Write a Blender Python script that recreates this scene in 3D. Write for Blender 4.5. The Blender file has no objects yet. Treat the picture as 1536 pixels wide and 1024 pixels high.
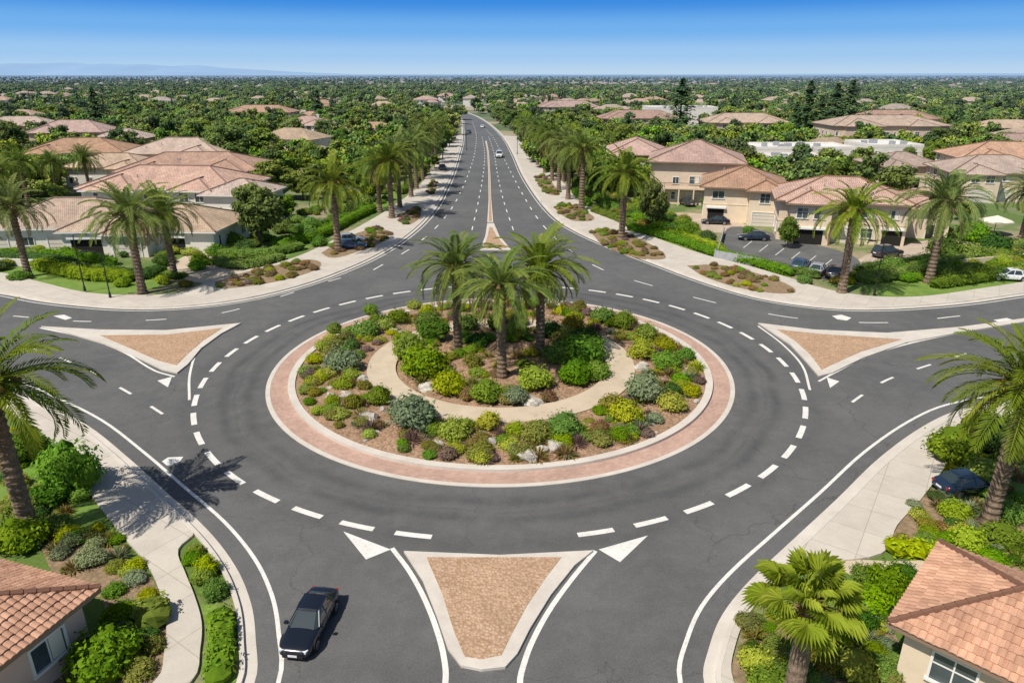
import bpy, bmesh, math, random
from mathutils import Vector, Matrix, noise
from mathutils.geometry import tessellate_polygon
random.seed(7)
R=random.random
def U(a,b): return a+(b-a)*R()
scene=bpy.context.scene
# ---------------------------------------------------------------- survey helpers
H=24.0; F=1056.0; TH=math.atan(400/F)
def G(px,py,h=0.0):
    """ground-plan position (metres) of a measured point of height h"""
    a=TH+math.atan((py-512)/F)
    Y=(H-h)/math.tan(a); z=Y*math.cos(TH)+(H-h)*math.sin(TH)
    return Vector(((px-768)*z/F,Y,h))
def HT(py,top):
    Y=G(768,py).y
    return H-Y*math.tan(TH+math.atan((top-512)/F))
def PPM(py): 
    Y=G(768,py).y
    return F/(Y*math.cos(TH)+H*math.sin(TH))
# ---------------------------------------------------------------- materials
def nn(nt,t,**k):
    n=nt.nodes.new(t)
    for a,b in k.items(): setattr(n,a,b)
    return n
def math_(nt,op,a,b=None,c=None):
    n=nn(nt,'ShaderNodeMath',operation=op)
    for i,x in enumerate((a,b,c)):
        if x is None: continue
        if isinstance(x,(int,float)): n.inputs[i].default_value=x
        else: nt.links.new(x,n.inputs[i])
    return n.outputs[0]
def mixc(nt,fac,a,b,blend='MIX'):
    n=nn(nt,'ShaderNodeMix',data_type='RGBA',blend_type=blend)
    for idx,x in ((0,fac),(6,a),(7,b)):
        if isinstance(x,(int,float)): n.inputs[idx].default_value=x
        elif isinstance(x,tuple): n.inputs[idx].default_value=(x[0],x[1],x[2],1)
        else: nt.links.new(x,n.inputs[idx])
    return n.outputs[2]
def nz(nt,vec,scale,detail=4,rough=.6,lo=.35,hi=.65):
    n=nn(nt,'ShaderNodeTexNoise'); n.inputs['Scale'].default_value=scale
    n.inputs['Detail'].default_value=detail; n.inputs['Roughness'].default_value=rough
    nt.links.new(vec,n.inputs['Vector'])
    m=nn(nt,'ShaderNodeMapRange'); m.inputs[1].default_value=lo; m.inputs[2].default_value=hi
    nt.links.new(n.outputs[0],m.inputs[0]); return m.outputs[0]
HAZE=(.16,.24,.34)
def hazed(nt,col,k=2800.):  # aerial haze put into the base colour by distance from the origin
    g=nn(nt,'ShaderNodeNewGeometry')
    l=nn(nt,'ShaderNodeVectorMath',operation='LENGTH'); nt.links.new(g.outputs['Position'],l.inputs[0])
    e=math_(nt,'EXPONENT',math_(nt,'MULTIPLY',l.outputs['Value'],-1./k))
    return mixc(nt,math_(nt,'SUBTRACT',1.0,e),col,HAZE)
def base(name):
    m=bpy.data.materials.new(name); m.use_nodes=True; nt=m.node_tree
    b=nt.nodes['Principled BSDF']; return m,nt,b
def mat(name,col,col2=None,scale=1.,rough=.85,bump=0,bscale=20,world=False,fine=0,fscale=30,haze=False,metal=0,spec=.3,coat=0,rnd=0):
    m,nt,b=base(name)
    if world: vec=nn(nt,'ShaderNodeNewGeometry').outputs['Position']
    else: vec=nn(nt,'ShaderNodeTexCoord').outputs['Object']
    c=col
    if col2: c=mixc(nt,nz(nt,vec,scale),col,col2)
    if fine:
        f=nz(nt,vec,fscale,3,.7,.3,.7)
        v=math_(nt,'MULTIPLY_ADD',f,2*fine,1-fine)
        cc=nn(nt,'ShaderNodeCombineColor'); 
        for i in range(3): nt.links.new(v,cc.inputs[i])
        c=mixc(nt,1.0,c,cc.outputs[0],'MULTIPLY')
    if rnd:
        oi=nn(nt,'ShaderNodeObjectInfo'); hs=nn(nt,'ShaderNodeHueSaturation')
        nt.links.new(math_(nt,'MULTIPLY_ADD',oi.outputs['Random'],rnd,1-rnd/2),hs.inputs['Value'])
        nt.links.new(math_(nt,'MULTIPLY_ADD',oi.outputs['Random'],rnd*.1,.5-rnd*.05),hs.inputs['Hue'])
        if isinstance(c,tuple): hs.inputs['Color'].default_value=(*c,1)
        else: nt.links.new(c,hs.inputs['Color'])
        c=hs.outputs[0]
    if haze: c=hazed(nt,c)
    if isinstance(c,tuple): b.inputs['Base Color'].default_value=(*c,1)
    else: nt.links.new(c,b.inputs['Base Color'])
    b.inputs['Roughness'].default_value=rough; b.inputs['Metallic'].default_value=metal
    b.inputs['Specular IOR Level'].default_value=spec
    if coat: b.inputs['Coat Weight'].default_value=coat
    if bump:
        bn=nn(nt,'ShaderNodeBump'); bn.inputs['Strength'].default_value=bump; bn.inputs['Distance'].default_value=.05
        nt.links.new(nz(nt,vec,bscale,4,.7,0,1),bn.inputs['Height']); nt.links.new(bn.outputs[0],b.inputs['Normal'])
    return m
def foliage(name,col,col2,scale=1.5,trans=.3,rnd=.5,haze=True,hue=.05,spec=.12):
    m,nt,b=base(name)
    vec=nn(nt,'ShaderNodeTexCoord').outputs['Object']
    c=mixc(nt,nz(nt,vec,scale,3,.7),col,col2)
    oi=nn(nt,'ShaderNodeObjectInfo'); hs=nn(nt,'ShaderNodeHueSaturation')
    nt.links.new(math_(nt,'MULTIPLY_ADD',oi.outputs['Random'],rnd,1-rnd/2),hs.inputs['Value'])
    r2=math_(nt,'FRACT',math_(nt,'MULTIPLY',oi.outputs['Random'],17.3))
    nt.links.new(math_(nt,'MULTIPLY_ADD',r2,hue,.49-hue/2),hs.inputs['Hue'])
    r3=math_(nt,'FRACT',math_(nt,'MULTIPLY',oi.outputs['Random'],41.7))
    nt.links.new(math_(nt,'MULTIPLY_ADD',r3,.25,.88),hs.inputs['Saturation'])
    nt.links.new(c,hs.inputs['Color']); c=hs.outputs[0]
    if haze: c=hazed(nt,c)
    if not trans:
        df=nn(nt,'ShaderNodeBsdfDiffuse'); nt.links.new(c,df.inputs[0]); nt.links.new(df.outputs[0],nt.nodes['Material Output'].inputs[0]); return m
    nt.links.new(c,b.inputs['Base Color']); b.inputs['Roughness'].default_value=.6; b.inputs['Specular IOR Level'].default_value=spec
    t=nn(nt,'ShaderNodeBsdfTranslucent'); nt.links.new(c,t.inputs[0])
    mx=nn(nt,'ShaderNodeMixShader'); mx.inputs[0].default_value=trans
    nt.links.new(b.outputs[0],mx.inputs[1]); nt.links.new(t.outputs[0],mx.inputs[2])
    nt.links.new(mx.outputs[0],nt.nodes['Material Output'].inputs[0])
    return m
def rooftile(name,c1,c2,haze=True,bumps=True):
    m,nt,b=base(name)
    uv=nn(nt,'ShaderNodeUVMap').outputs[0]
    br=nn(nt,'ShaderNodeTexBrick'); br.offset=.5
    br.inputs['Color1'].default_value=(*c1,1); br.inputs['Color2'].default_value=(*c2,1)
    br.inputs['Mortar'].default_value=(c2[0]*.45,c2[1]*.42,c2[2]*.42,1)
    br.inputs['Scale'].default_value=1; br.inputs['Mortar Size'].default_value=.03 if bumps else .005; br.inputs['Mortar Smooth'].default_value=.3
    br.inputs['Brick Width'].default_value=.28; br.inputs['Row Height'].default_value=.38; br.inputs['Bias'].default_value=-.1
    nt.links.new(uv,br.inputs['Vector'])
    c=mixc(nt,1.,br.outputs[0],mixc(nt,nz(nt,uv,.35,5,.75),(.74,.72,.72),(1.16,1.13,1.08)),'MULTIPLY')
    if bumps:
        oi=nn(nt,'ShaderNodeObjectInfo'); hs=nn(nt,'ShaderNodeHueSaturation')
        nt.links.new(math_(nt,'MULTIPLY_ADD',oi.outputs['Random'],.3,.85),hs.inputs['Value'])
        r2=math_(nt,'FRACT',math_(nt,'MULTIPLY',oi.outputs['Random'],13.7))
        nt.links.new(math_(nt,'MULTIPLY_ADD',r2,.02,.49),hs.inputs['Hue'])
        nt.links.new(math_(nt,'MULTIPLY_ADD',r2,.40,.70),hs.inputs['Saturation'])
        nt.links.new(c,hs.inputs['Color']); c=hs.outputs[0]
    if haze: c=hazed(nt,c)
    nt.links.new(c,b.inputs['Base Color']); b.inputs['Roughness'].default_value=.85; b.inputs['Specular IOR Level'].default_value=.2
    if bumps:
        sp=nn(nt,'ShaderNodeSeparateXYZ'); nt.links.new(uv,sp.inputs[0])
        s=math_(nt,'ABSOLUTE',math_(nt,'SINE',math_(nt,'MULTIPLY',sp.outputs[0],math.pi/.28)))
        r=math_(nt,'SUBTRACT',1,math_(nt,'FRACT',math_(nt,'DIVIDE',sp.outputs[1],.38)))
        bn=nn(nt,'ShaderNodeBump'); bn.inputs['Strength'].default_value=.7; bn.inputs['Distance'].default_value=.08
        nt.links.new(math_(nt,'ADD',s,r),bn.inputs['Height']); nt.links.new(bn.outputs[0],b.inputs['Normal'])
    return m
CX,CY=-.95,0
yn=G(768,731).y; yf=G(768,447).y; CY=(yn+yf)/2; RA=(yf-yn)/2   # apron outer radius
def asphalt_mat():
    m,nt,b=base('asphalt')
    pos=nn(nt,'ShaderNodeNewGeometry').outputs['Position']
    c=mixc(nt,nz(nt,pos,.10,5,.65),(.098,.097,.096),(.130,.128,.125))
    c=mixc(nt,math_(nt,'MULTIPLY',nz(nt,pos,.7,5,.7,.45,.8),.6),c,(.175,.170,.162))
    sub=nn(nt,'ShaderNodeVectorMath',operation='SUBTRACT'); sub.inputs[1].default_value=(CX,CY,0); nt.links.new(pos,sub.inputs[0])
    ln=nn(nt,'ShaderNodeVectorMath',operation='LENGTH'); nt.links.new(sub.outputs[0],ln.inputs[0])
    d=ln.outputs['Value']
    wob=math_(nt,'MULTIPLY',nz(nt,pos,.12,2,.5,.3,.7),.9)
    dw=math_(nt,'ADD',d,wob)
    for rr_,sg,am in ((RA+1.9,.5,.6),(RA+3.7,.5,.65),(RA+2.9,.14,.3),(RA+6.2,.8,.4)):
        t=math_(nt,'DIVIDE',math_(nt,'SUBTRACT',dw,rr_),sg); g=math_(nt,'EXPONENT',math_(nt,'MULTIPLY',math_(nt,'MULTIPLY',t,t),-1.))
        c=mixc(nt,math_(nt,'MULTIPLY',math_(nt,'MULTIPLY',g,nz(nt,pos,.25,4,.7,.25,.6)),am),c,(.062,.062,.063))
    c=mixc(nt,math_(nt,'MULTIPLY',nz(nt,pos,.35,6,.75,.56,.74),.6),c,(.055,.055,.056))
    fine=nz(nt,pos,14,3,.8,.25,.75)
    v=math_(nt,'MULTIPLY_ADD',fine,.6,.7)
    cc=nn(nt,'ShaderNodeCombineColor'); [nt.links.new(v,cc.inputs[i]) for i in range(3)]
    c=mixc(nt,1.,c,cc.outputs[0],'MULTIPLY')
    vo=nn(nt,'ShaderNodeTexVoronoi',feature='DISTANCE_TO_EDGE'); vo.inputs['Scale'].default_value=.07
    dn=nn(nt,'ShaderNodeTexNoise'); dn.inputs['Scale'].default_value=.6; dn.inputs['Detail'].default_value=4; nt.links.new(pos,dn.inputs['Vector'])
    ad=nn(nt,'ShaderNodeVectorMath',operation='MULTIPLY_ADD'); ad.inputs[1].default_value=(3,3,0)
    nt.links.new(dn.outputs['Color'],ad.inputs[0]); nt.links.new(pos,ad.inputs[2]); nt.links.new(ad.outputs[0],vo.inputs['Vector'])
    crk=math_(nt,'LESS_THAN',vo.outputs['Distance'],.002)
    c=mixc(nt,math_(nt,'MULTIPLY',crk,.35),c,(.05,.05,.05))
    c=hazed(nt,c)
    nt.links.new(c,b.inputs['Base Color']); b.inputs['Roughness'].default_value=.9; b.inputs['Specular IOR Level'].default_value=.15
    bn=nn(nt,'ShaderNodeBump'); bn.inputs['Strength'].default_value=.35; bn.inputs['Distance'].default_value=.01
    nt.links.new(nz(nt,pos,25,3,.8,0,1),bn.inputs['Height']); nt.links.new(bn.outputs[0],b.inputs['Normal'])
    return m
def paint_mat():
    m,nt,b=base('road_paint')
    pos=nn(nt,'ShaderNodeNewGeometry').outputs['Position']
    c=mixc(nt,nz(nt,pos,1.2,4,.7,.3,.7),(.78,.76,.71),(.62,.605,.57))
    c=mixc(nt,math_(nt,'MULTIPLY',nz(nt,pos,7,5,.85,.55,.67),.7),c,(.22,.22,.21))
    nt.links.new(c,b.inputs['Base Color']); b.inputs['Roughness'].default_value=.7
    return m
def concrete_mat(name,a,b_,joint=3.):
    m,nt,b=base(name)
    pos=nn(nt,'ShaderNodeNewGeometry').outputs['Position']
    c=mixc(nt,nz(nt,pos,.5,5,.7),a,b_)
    c=mixc(nt,math_(nt,'MULTIPLY',nz(nt,pos,9,4,.8,.45,.8),.3),c,(a[0]*.6,a[1]*.58,a[2]*.55))
    c=mixc(nt,math_(nt,'MULTIPLY',nz(nt,pos,1.1,5,.8,.58,.75),.35),c,(a[0]*.55,a[1]*.53,a[2]*.5))
    if joint:
        br=nn(nt,'ShaderNodeTexBrick'); br.offset=0; br.inputs['Scale'].default_value=1; br.inputs['Brick Width'].default_value=joint; br.inputs['Row Height'].default_value=joint
        br.inputs['Mortar Size'].default_value=.025; br.inputs['Color1'].default_value=(1,1,1,1); br.inputs['Color2'].default_value=(.92,.92,.92,1); br.inputs['Mortar'].default_value=(.72,.70,.67,1)
        rt=nn(nt,'ShaderNodeVectorRotate'); rt.inputs['Angle'].default_value=.6; nt.links.new(pos,rt.inputs['Vector']); nt.links.new(rt.outputs[0],br.inputs['Vector'])
        c=mixc(nt,1.,c,br.outputs[0],'MULTIPLY')
    c=hazed(nt,c)
    nt.links.new(c,b.inputs['Base Color']); b.inputs['Roughness'].default_value=.85; b.inputs['Specular IOR Level'].default_value=.2
    return m
def ground_mat():
    m,nt,b=base('ground_soil')
    pos=nn(nt,'ShaderNodeNewGeometry').outputs['Position']
    c=mixc(nt,nz(nt,pos,.05,5,.7,.46,.60),(.11,.17,.035),(.34,.27,.18))
    c2=mixc(nt,nz(nt,pos,.012,6,.7,.43,.56),(.085,.13,.035),(.38,.31,.21))
    l=nn(nt,'ShaderNodeVectorMath',operation='LENGTH'); nt.links.new(pos,l.inputs[0])
    mr=nn(nt,'ShaderNodeMapRange'); mr.inputs[1].default_value=130; mr.inputs[2].default_value=400; nt.links.new(l.outputs['Value'],mr.inputs[0])
    c=mixc(nt,mr.outputs[0],c,c2)
    c3=mixc(nt,nz(nt,pos,.004,7,.75,.46,.60),(.055,.085,.045),(.27,.23,.18))
    mr=nn(nt,'ShaderNodeMapRange'); mr.inputs[1].default_value=1500; mr.inputs[2].default_value=4000; nt.links.new(l.outputs['Value'],mr.inputs[0])
    c=mixc(nt,mr.outputs[0],c,c3)
    fine=nz(nt,pos,6,4,.8,.25,.75); v=math_(nt,'MULTIPLY_ADD',fine,.7,.65)
    cc=nn(nt,'ShaderNodeCombineColor'); [nt.links.new(v,cc.inputs[i]) for i in range(3)]
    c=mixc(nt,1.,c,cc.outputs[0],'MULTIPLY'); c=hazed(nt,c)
    nt.links.new(c,b.inputs['Base Color']); b.inputs['Roughness'].default_value=.95; b.inputs['Specular IOR Level'].default_value=.1
    return m
def gravel_mat(name,a,b_,dark,scale=5):
    m,nt,b=base(name)
    pos=nn(nt,'ShaderNodeNewGeometry').outputs['Position']
    vo=nn(nt,'ShaderNodeTexVoronoi'); vo.inputs['Scale'].default_value=scale; nt.links.new(pos,vo.inputs['Vector'])
    sp=nn(nt,'ShaderNodeSeparateColor'); nt.links.new(vo.outputs['Color'],sp.inputs[0])
    c=mixc(nt,sp.outputs[0],a,b_)
    mr=nn(nt,'ShaderNodeMapRange'); mr.inputs[1].default_value=.3; mr.inputs[2].default_value=.8; nt.links.new(vo.outputs['Distance'],mr.inputs[0])
    c=mixc(nt,math_(nt,'MULTIPLY',mr.outputs[0],.55),c,dark)
    c=mixc(nt,math_(nt,'MULTIPLY',nz(nt,pos,.6,4,.7),.3),c,dark)
    nt.links.new(c,b.inputs['Base Color']); b.inputs['Roughness'].default_value=.95; b.inputs['Specular IOR Level'].default_value=.15
    bn=nn(nt,'ShaderNodeBump'); bn.inputs['Strength'].default_value=.8; bn.inputs['Distance'].default_value=.05; bn.invert=True
    nt.links.new(vo.outputs['Distance'],bn.inputs['Height']); nt.links.new(bn.outputs[0],b.inputs['Normal'])
    return m
def apron_mat():
    m,nt,b=base('brick_paving')
    uv=nn(nt,'ShaderNodeUVMap').outputs[0]
    br=nn(nt,'ShaderNodeTexBrick'); br.inputs['Scale'].default_value=1; br.inputs['Brick Width'].default_value=.30; br.inputs['Row Height'].default_value=.20
    br.inputs['Mortar Size'].default_value=.012; br.inputs['Color1'].default_value=(.50,.325,.25,1); br.inputs['Color2'].default_value=(.42,.26,.20,1); br.inputs['Mortar'].default_value=(.42,.33,.28,1)
    nt.links.new(uv,br.inputs['Vector'])
    c=mixc(nt,1.,br.outputs[0],mixc(nt,nz(nt,uv,.5,5,.75),(.84,.82,.82),(1.1,1.1,1.1)),'MULTIPLY')
    nt.links.new(c,b.inputs['Base Color']); b.inputs['Roughness'].default_value=.85
    return m
M={}
M['asphalt']=asphalt_mat(); M['paint']=paint_mat(); M['ground']=ground_mat(); M['apron']=apron_mat()
M['walk']=concrete_mat('sidewalk_concrete',(.60,.545,.47),(.52,.47,.405),2.4)
M['curb']=concrete_mat('curb_concrete',(.64,.59,.52),(.54,.49,.43),0)
M['path']=concrete_mat('path_concrete',(.58,.48,.36),(.49,.40,.29),0)
M['plaza']=concrete_mat('plaza_paving',(.54,.44,.34),(.45,.36,.28),1.5)
M['lot']=mat('lot_asphalt',(.10,.10,.10),(.14,.14,.135),.3,world=True,fine=.15)
M['gravel']=gravel_mat('gravel',(.60,.42,.29),(.46,.29,.18),(.24,.15,.09),7)
M['mulch']=gravel_mat('mulch',(.35,.21,.13),(.48,.32,.21),(.12,.08,.05),5)
M['bed']=gravel_mat('bed_soil',(.36,.24,.16),(.30,.22,.13),(.13,.10,.06),4)
M['lawn']=mat('lawn',(.12,.215,.035),(.18,.26,.05),.6,world=True,fine=.35,fscale=12)
M['rock']=mat('rock',(.52,.47,.41),(.28,.26,.23),2.,bump=.6,bscale=6,rnd=.4)
M['trunk']=mat('palm_bark',(.13,.095,.065),(.25,.18,.125),3.,rough=.95,bump=1.,bscale=8,fine=.35,fscale=9)
M['bark']=mat('bark',(.14,.10,.07),(.08,.06,.045),3.,bump=.6,bscale=12)
M['frondA']=foliage('palm_frond',(.115,.195,.026),(.18,.26,.038),.6,.3,.3,hue=.02)
M['frondB']=foliage('palm_frond_light',(.27,.33,.050),(.19,.26,.040),.6,.35,.3,hue=.02)
M['frondD']=foliage('palm_frond_dry',(.38,.27,.10),(.26,.19,.08),.6,.2,.3,hue=.02)
M['fan']=foliage('fan_leaf',(.30,.42,.07),(.42,.50,.11),.8,.35,.1,hue=.01)
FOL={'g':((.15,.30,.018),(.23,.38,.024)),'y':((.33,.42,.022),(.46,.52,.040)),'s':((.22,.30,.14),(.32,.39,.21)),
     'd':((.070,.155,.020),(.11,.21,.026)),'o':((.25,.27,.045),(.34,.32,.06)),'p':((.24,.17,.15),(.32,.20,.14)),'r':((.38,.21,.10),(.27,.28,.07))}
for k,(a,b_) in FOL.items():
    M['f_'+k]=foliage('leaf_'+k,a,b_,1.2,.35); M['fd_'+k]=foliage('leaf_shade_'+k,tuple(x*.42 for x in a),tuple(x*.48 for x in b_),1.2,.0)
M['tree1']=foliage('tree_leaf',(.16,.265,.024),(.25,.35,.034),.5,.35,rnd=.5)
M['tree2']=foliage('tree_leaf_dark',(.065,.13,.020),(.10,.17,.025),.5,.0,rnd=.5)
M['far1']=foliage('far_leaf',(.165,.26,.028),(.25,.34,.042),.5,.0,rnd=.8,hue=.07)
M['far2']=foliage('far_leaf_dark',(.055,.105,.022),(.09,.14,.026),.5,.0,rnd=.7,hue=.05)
M['conif']=foliage('conifer_leaf',(.050,.095,.026),(.08,.125,.03),.5,.0,rnd=.4)
M['roof']=rooftile('clay_tile',(.64,.405,.29),(.50,.295,.20))
M['rooftan']=rooftile('tan_tile',(.62,.47,.345),(.50,.36,.26))
M['rooffine']=rooftile('clay_tile_barrel',(.58,.35,.24),(.41,.23,.155),False,False)
M['stucco']=mat('stucco',(.72,.58,.44),(.65,.52,.39),.7,bump=.2,bscale=30,fine=.06,haze=True,rnd=.2)
M['stuccow']=mat('white_stucco',(.80,.76,.69),(.73,.68,.61),.5,bump=.2,bscale=30,fine=.06,haze=True)
M['stuccop']=mat('pink_stucco',(.68,.49,.40),(.62,.45,.36),.5,haze=True)
M['trim']=mat('trim_white',(.76,.74,.70),rough=.6)
M['fascia']=mat('fascia_brown',(.25,.17,.12),rough=.7)
M['glass']=mat('window_glass',(.035,.05,.06),(.10,.13,.14),.4,rough=.08,spec=.8)
M['dark']=mat('dark_interior',(.02,.018,.016),rough=.9)  # dark colour for doors and gaps; stands in for shade inside open garages
M['garage']=mat('garage_door',(.62,.57,.50),rough=.6)
M['metal']=mat('dark_metal',(.05,.05,.05),rough=.5,metal=.6)
M['grey']=mat('grey_equipment',(.38,.39,.40),(.30,.30,.31),2,rough=.6)
M['flat']=mat('flat_roof',(.74,.73,.71),(.60,.59,.58),.3,haze=True)
M['tyre']=mat('tyre_rubber',(.015,.015,.015),rough=.8)
M['rim']=mat('wheel_rim',(.45,.46,.48),rough=.3,metal=.9)
M['cglass']=mat('car_glass',(.03,.045,.05),rough=.03,spec=1.)
M['lamp']=mat('headlamp_lens',(.75,.77,.8),rough=.1,spec=.8)
M['tail']=mat('tail_lamp',(.35,.02,.015),rough=.2)
M['canvas']=mat('canvas',(.75,.68,.56),rough=.8)
for k,c in {'black':(.006,.008,.014),'navy':(.012,.025,.05),'silver':(.42,.44,.46),'white':(.75,.76,.77),'blue':(.03,.08,.18),'char':(.035,.037,.042),'red':(.22,.02,.02)}.items():
    M['car_'+k]=mat('car_paint_'+k,c,rough=.25,spec=.6,coat=.8,metal=.2 if k=='silver' else 0)
# ---------------------------------------------------------------- mesh builder
class MB:
    def __init__(s): s.v=[];s.f=[];s.m=[];s.uv=[]
    def poly(s,pts,m=0,uv=None):
        i=len(s.v); s.v.extend([tuple(p) for p in pts]); s.f.append(tuple(range(i,i+len(pts)))); s.m.append(m)
        s.uv.extend(uv if uv else [(0,0)]*len(pts))
    def box(s,c,d,m=0,rot=0,skipbottom=False):
        cx,cy,cz=c; x,y,z=d[0]/2,d[1]/2,d[2]/2; co,si=math.cos(rot),math.sin(rot)
        P=[]
        for sx,sy,sz in ((-1,-1,-1),(1,-1,-1),(1,1,-1),(-1,1,-1),(-1,-1,1),(1,-1,1),(1,1,1),(-1,1,1)):
            a,b=sx*x,sy*y; P.append((cx+a*co-b*si,cy+a*si+b*co,cz+sz*z))
        for q in ((0,1,5,4),(1,2,6,5),(2,3,7,6),(3,0,4,7),(4,5,6,7),(3,2,1,0)):
            s.poly([P[k] for k in q],m)
    def tube(s,pts,rad,n=8,m=0,cap=True):
        rings=[]
        for i,p in enumerate(pts):
            p=Vector(p); a=Vector(pts[max(i-1,0)]); b=Vector(pts[min(i+1,len(pts)-1)]); t=(b-a).normalized()
            x=t.cross(Vector((0,0,1)) if abs(t.z)<.9 else Vector((1,0,0))).normalized(); y=t.cross(x)
            r=rad[i] if isinstance(rad,(list,tuple)) else rad
            rings.append([p+x*(r*math.cos(2*math.pi*k/n))+y*(r*math.sin(2*math.pi*k/n)) for k in range(n)])
        st=len(s.v)
        for rg in rings: s.v.extend([tuple(q) for q in rg])
        for i in range(len(rings)-1):
            for k in range(n):
                a=st+i*n+k; b=st+i*n+(k+1)%n; s.f.append((a,b,b+n,a+n)); s.m.append(m); s.uv.extend([(0,0)]*4)
        if cap:
            s.f.append(tuple(st+(len(rings)-1)*n+k for k in range(n))); s.m.append(m); s.uv.extend([(0,0)]*n)
            s.f.append(tuple(st+k for k in reversed(range(n)))); s.m.append(m); s.uv.extend([(0,0)]*n)
    def blob(s,c,r,m=0,n=8,k=5,seed=0,amp=.15):
        st=len(s.v); c=Vector(c)
        for j in range(k+1):
            th=math.pi*j/k
            for i in range(n):
                d=Vector((math.sin(th)*math.cos(2*math.pi*i/n),math.sin(th)*math.sin(2*math.pi*i/n),math.cos(th)))
                q=1+amp*noise.noise(d*1.7+Vector((seed,0,0)))*2
                s.v.append((c.x+d.x*r[0]*q,c.y+d.y*r[1]*q,c.z+d.z*r[2]*q))
        for j in range(k):
            for i in range(n):
                a=st+j*n+i;b=st+j*n+(i+1)%n
                s.f.append((a,a+n,b+n,b)); s.m.append(m); s.uv.extend([(0,0)]*4)
    def leaf(s,p,nrm,size,m=0,asp=.6):
        nrm=nrm.normalized(); t=Vector((U(-1,1),U(-1,1),U(-1,1))); a=nrm.cross(t)
        if a.length<1e-4: return
        a.normalize(); b=nrm.cross(a); a=a*size; b=b*size*asp
        s.poly((p-a,p-b*.8,p+a,p+b*.8),m)
    def mesh(s,name,mats,smooth=False,uv=False):
        me=bpy.data.meshes.new(name); me.from_pydata(s.v,[],s.f)
        for k in mats: me.materials.append(M[k])
        me.polygons.foreach_set('material_index',s.m)
        if smooth: me.polygons.foreach_set('use_smooth',[True]*len(s.f))
        if uv:
            l=me.uv_layers.new(name='UVMap'); flat=[c for q in s.uv for c in q]; l.data.foreach_set('uv',flat)
        me.update(); return me
def obj(name,me,loc=(0,0,0),rz=0,sc=1,parent=None,rot=None):
    o=bpy.data.objects.new(name,me); scene.collection.objects.link(o)
    o.location=loc; o.rotation_euler=rot if rot else (0,0,rz)
    o.scale=(sc,sc,sc) if isinstance(sc,(int,float)) else sc
    if parent: o.parent=parent
    return o
# ---------------------------------------------------------------- 2D helpers
def V2(p): return Vector((p[0],p[1],0))
def cat(pts,n=6):
    P=[Vector(p) for p in pts]; out=[]
    for i in range(len(P)-1):
        p0=P[max(i-1,0)];p1=P[i];p2=P[i+1];p3=P[min(i+2,len(P)-1)]
        d=(p2-p1).length
        t1=(p2-p0); t1=t1.normalized()*d if t1.length>1e-6 else t1
        t2=(p3-p1); t2=t2.normalized()*d if t2.length>1e-6 else t2
        for k in range(n):
            t=k/n; h1=2*t**3-3*t*t+1;h2=-2*t**3+3*t*t;h3=t**3-2*t*t+t;h4=t**3-t*t
            out.append(p1*h1+p2*h2+t1*h3+t2*h4)
    out.append(P[-1]); return out
def offs(pts,d):   # + = left of travel
    out=[]
    for i,p in enumerate(pts):
        a=pts[max(i-1,0)];b=pts[min(i+1,len(pts)-1)]; t=(b-a); t.z=0; t.normalize()
        out.append(p+Vector((-t.y,t.x,0))*d)
    return out
def GP(l): return [G(*p) for p in l]
def sheet(name,pts,z,m,skirt=True,mb=None,mi=0):
    own=mb is None
    if own: mb=MB()
    P=[Vector((p[0],p[1],z)) for p in pts]
    for t in tessellate_polygon([P]):
        q=[P[i] for i in t]
        nrm=(q[1]-q[0]).cross(q[2]-q[0])
        if nrm.z<0: q.reverse()
        mb.poly(q,mi)
    if skirt:
        for i in range(len(P)):
            a=P[i];b=P[(i+1)%len(P)]; mb.poly((a,b,Vector((b.x,b.y,-.05)),Vector((a.x,a.y,-.05))),mi)
    if own: return obj(name,mb.mesh(name,[m]))
def strip(mb,pts,o0,o1,z0,z1=None,m=0):
    z1=z0 if z1 is None else z1
    A=offs(pts,o0);B=offs(pts,o1)
    for i in range(len(pts)-1):
        q=[(A[i].x,A[i].y,z0),(A[i+1].x,A[i+1].y,z0),(B[i+1].x,B[i+1].y,z1),(B[i].x,B[i].y,z1)]
        mb.poly(q,m)
def vwall(mb,pts,o,z0,z1,m=0):
    A=offs(pts,o)
    for i in range(len(pts)-1):
        mb.poly([(A[i].x,A[i].y,z0),(A[i+1].x,A[i+1].y,z0),(A[i+1].x,A[i+1].y,z1),(A[i].x,A[i].y,z1)],m)
def resample(pts,step):
    out=[pts[0].copy()]; acc=0
    for i in range(len(pts)-1):
        a,b=pts[i],pts[i+1]; L=(b-a).length; d=step-acc
        while d<=L:
            out.append(a.lerp(b,d/L)); d+=step
        acc=L-(d-step)
    return out
def dashed(mb,pts,dash,gap,w,z):
    s=resample(pts,.5); nd=max(1,round(dash/.5)); ng=max(1,round(gap/.5)); i=0
    while i+nd<len(s):
        strip(mb,s[i:i+nd+1],-w/2,w/2,z); i+=nd+ng
def ring(mb,r0,r1,z,h=0,m=0,n=160,uvs=True):
    for i in range(n):
        a0=2*math.pi*i/n;a1=2*math.pi*(i+1)/n
        p=lambda r,a,zz:(CX+r*math.cos(a),CY+r*math.sin(a),zz)
        ru=(r0+r1)/2
        mb.poly([p(r0,a0,z),p(r1,a0,z),p(r1,a1,z),p(r0,a1,z)],m,[(a0*ru,r0),(a0*ru,r1),(a1*ru,r1),(a1*ru,r0)])
        if h:
            mb.poly([p(r1,a0,z-h),p(r1,a1,z-h),p(r1,a1,z),p(r1,a0,z)],m)
            if r0>0: mb.poly([p(r0,a1,z-h),p(r0,a0,z-h),p(r0,a0,z),p(r0,a1,z)],m)
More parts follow.
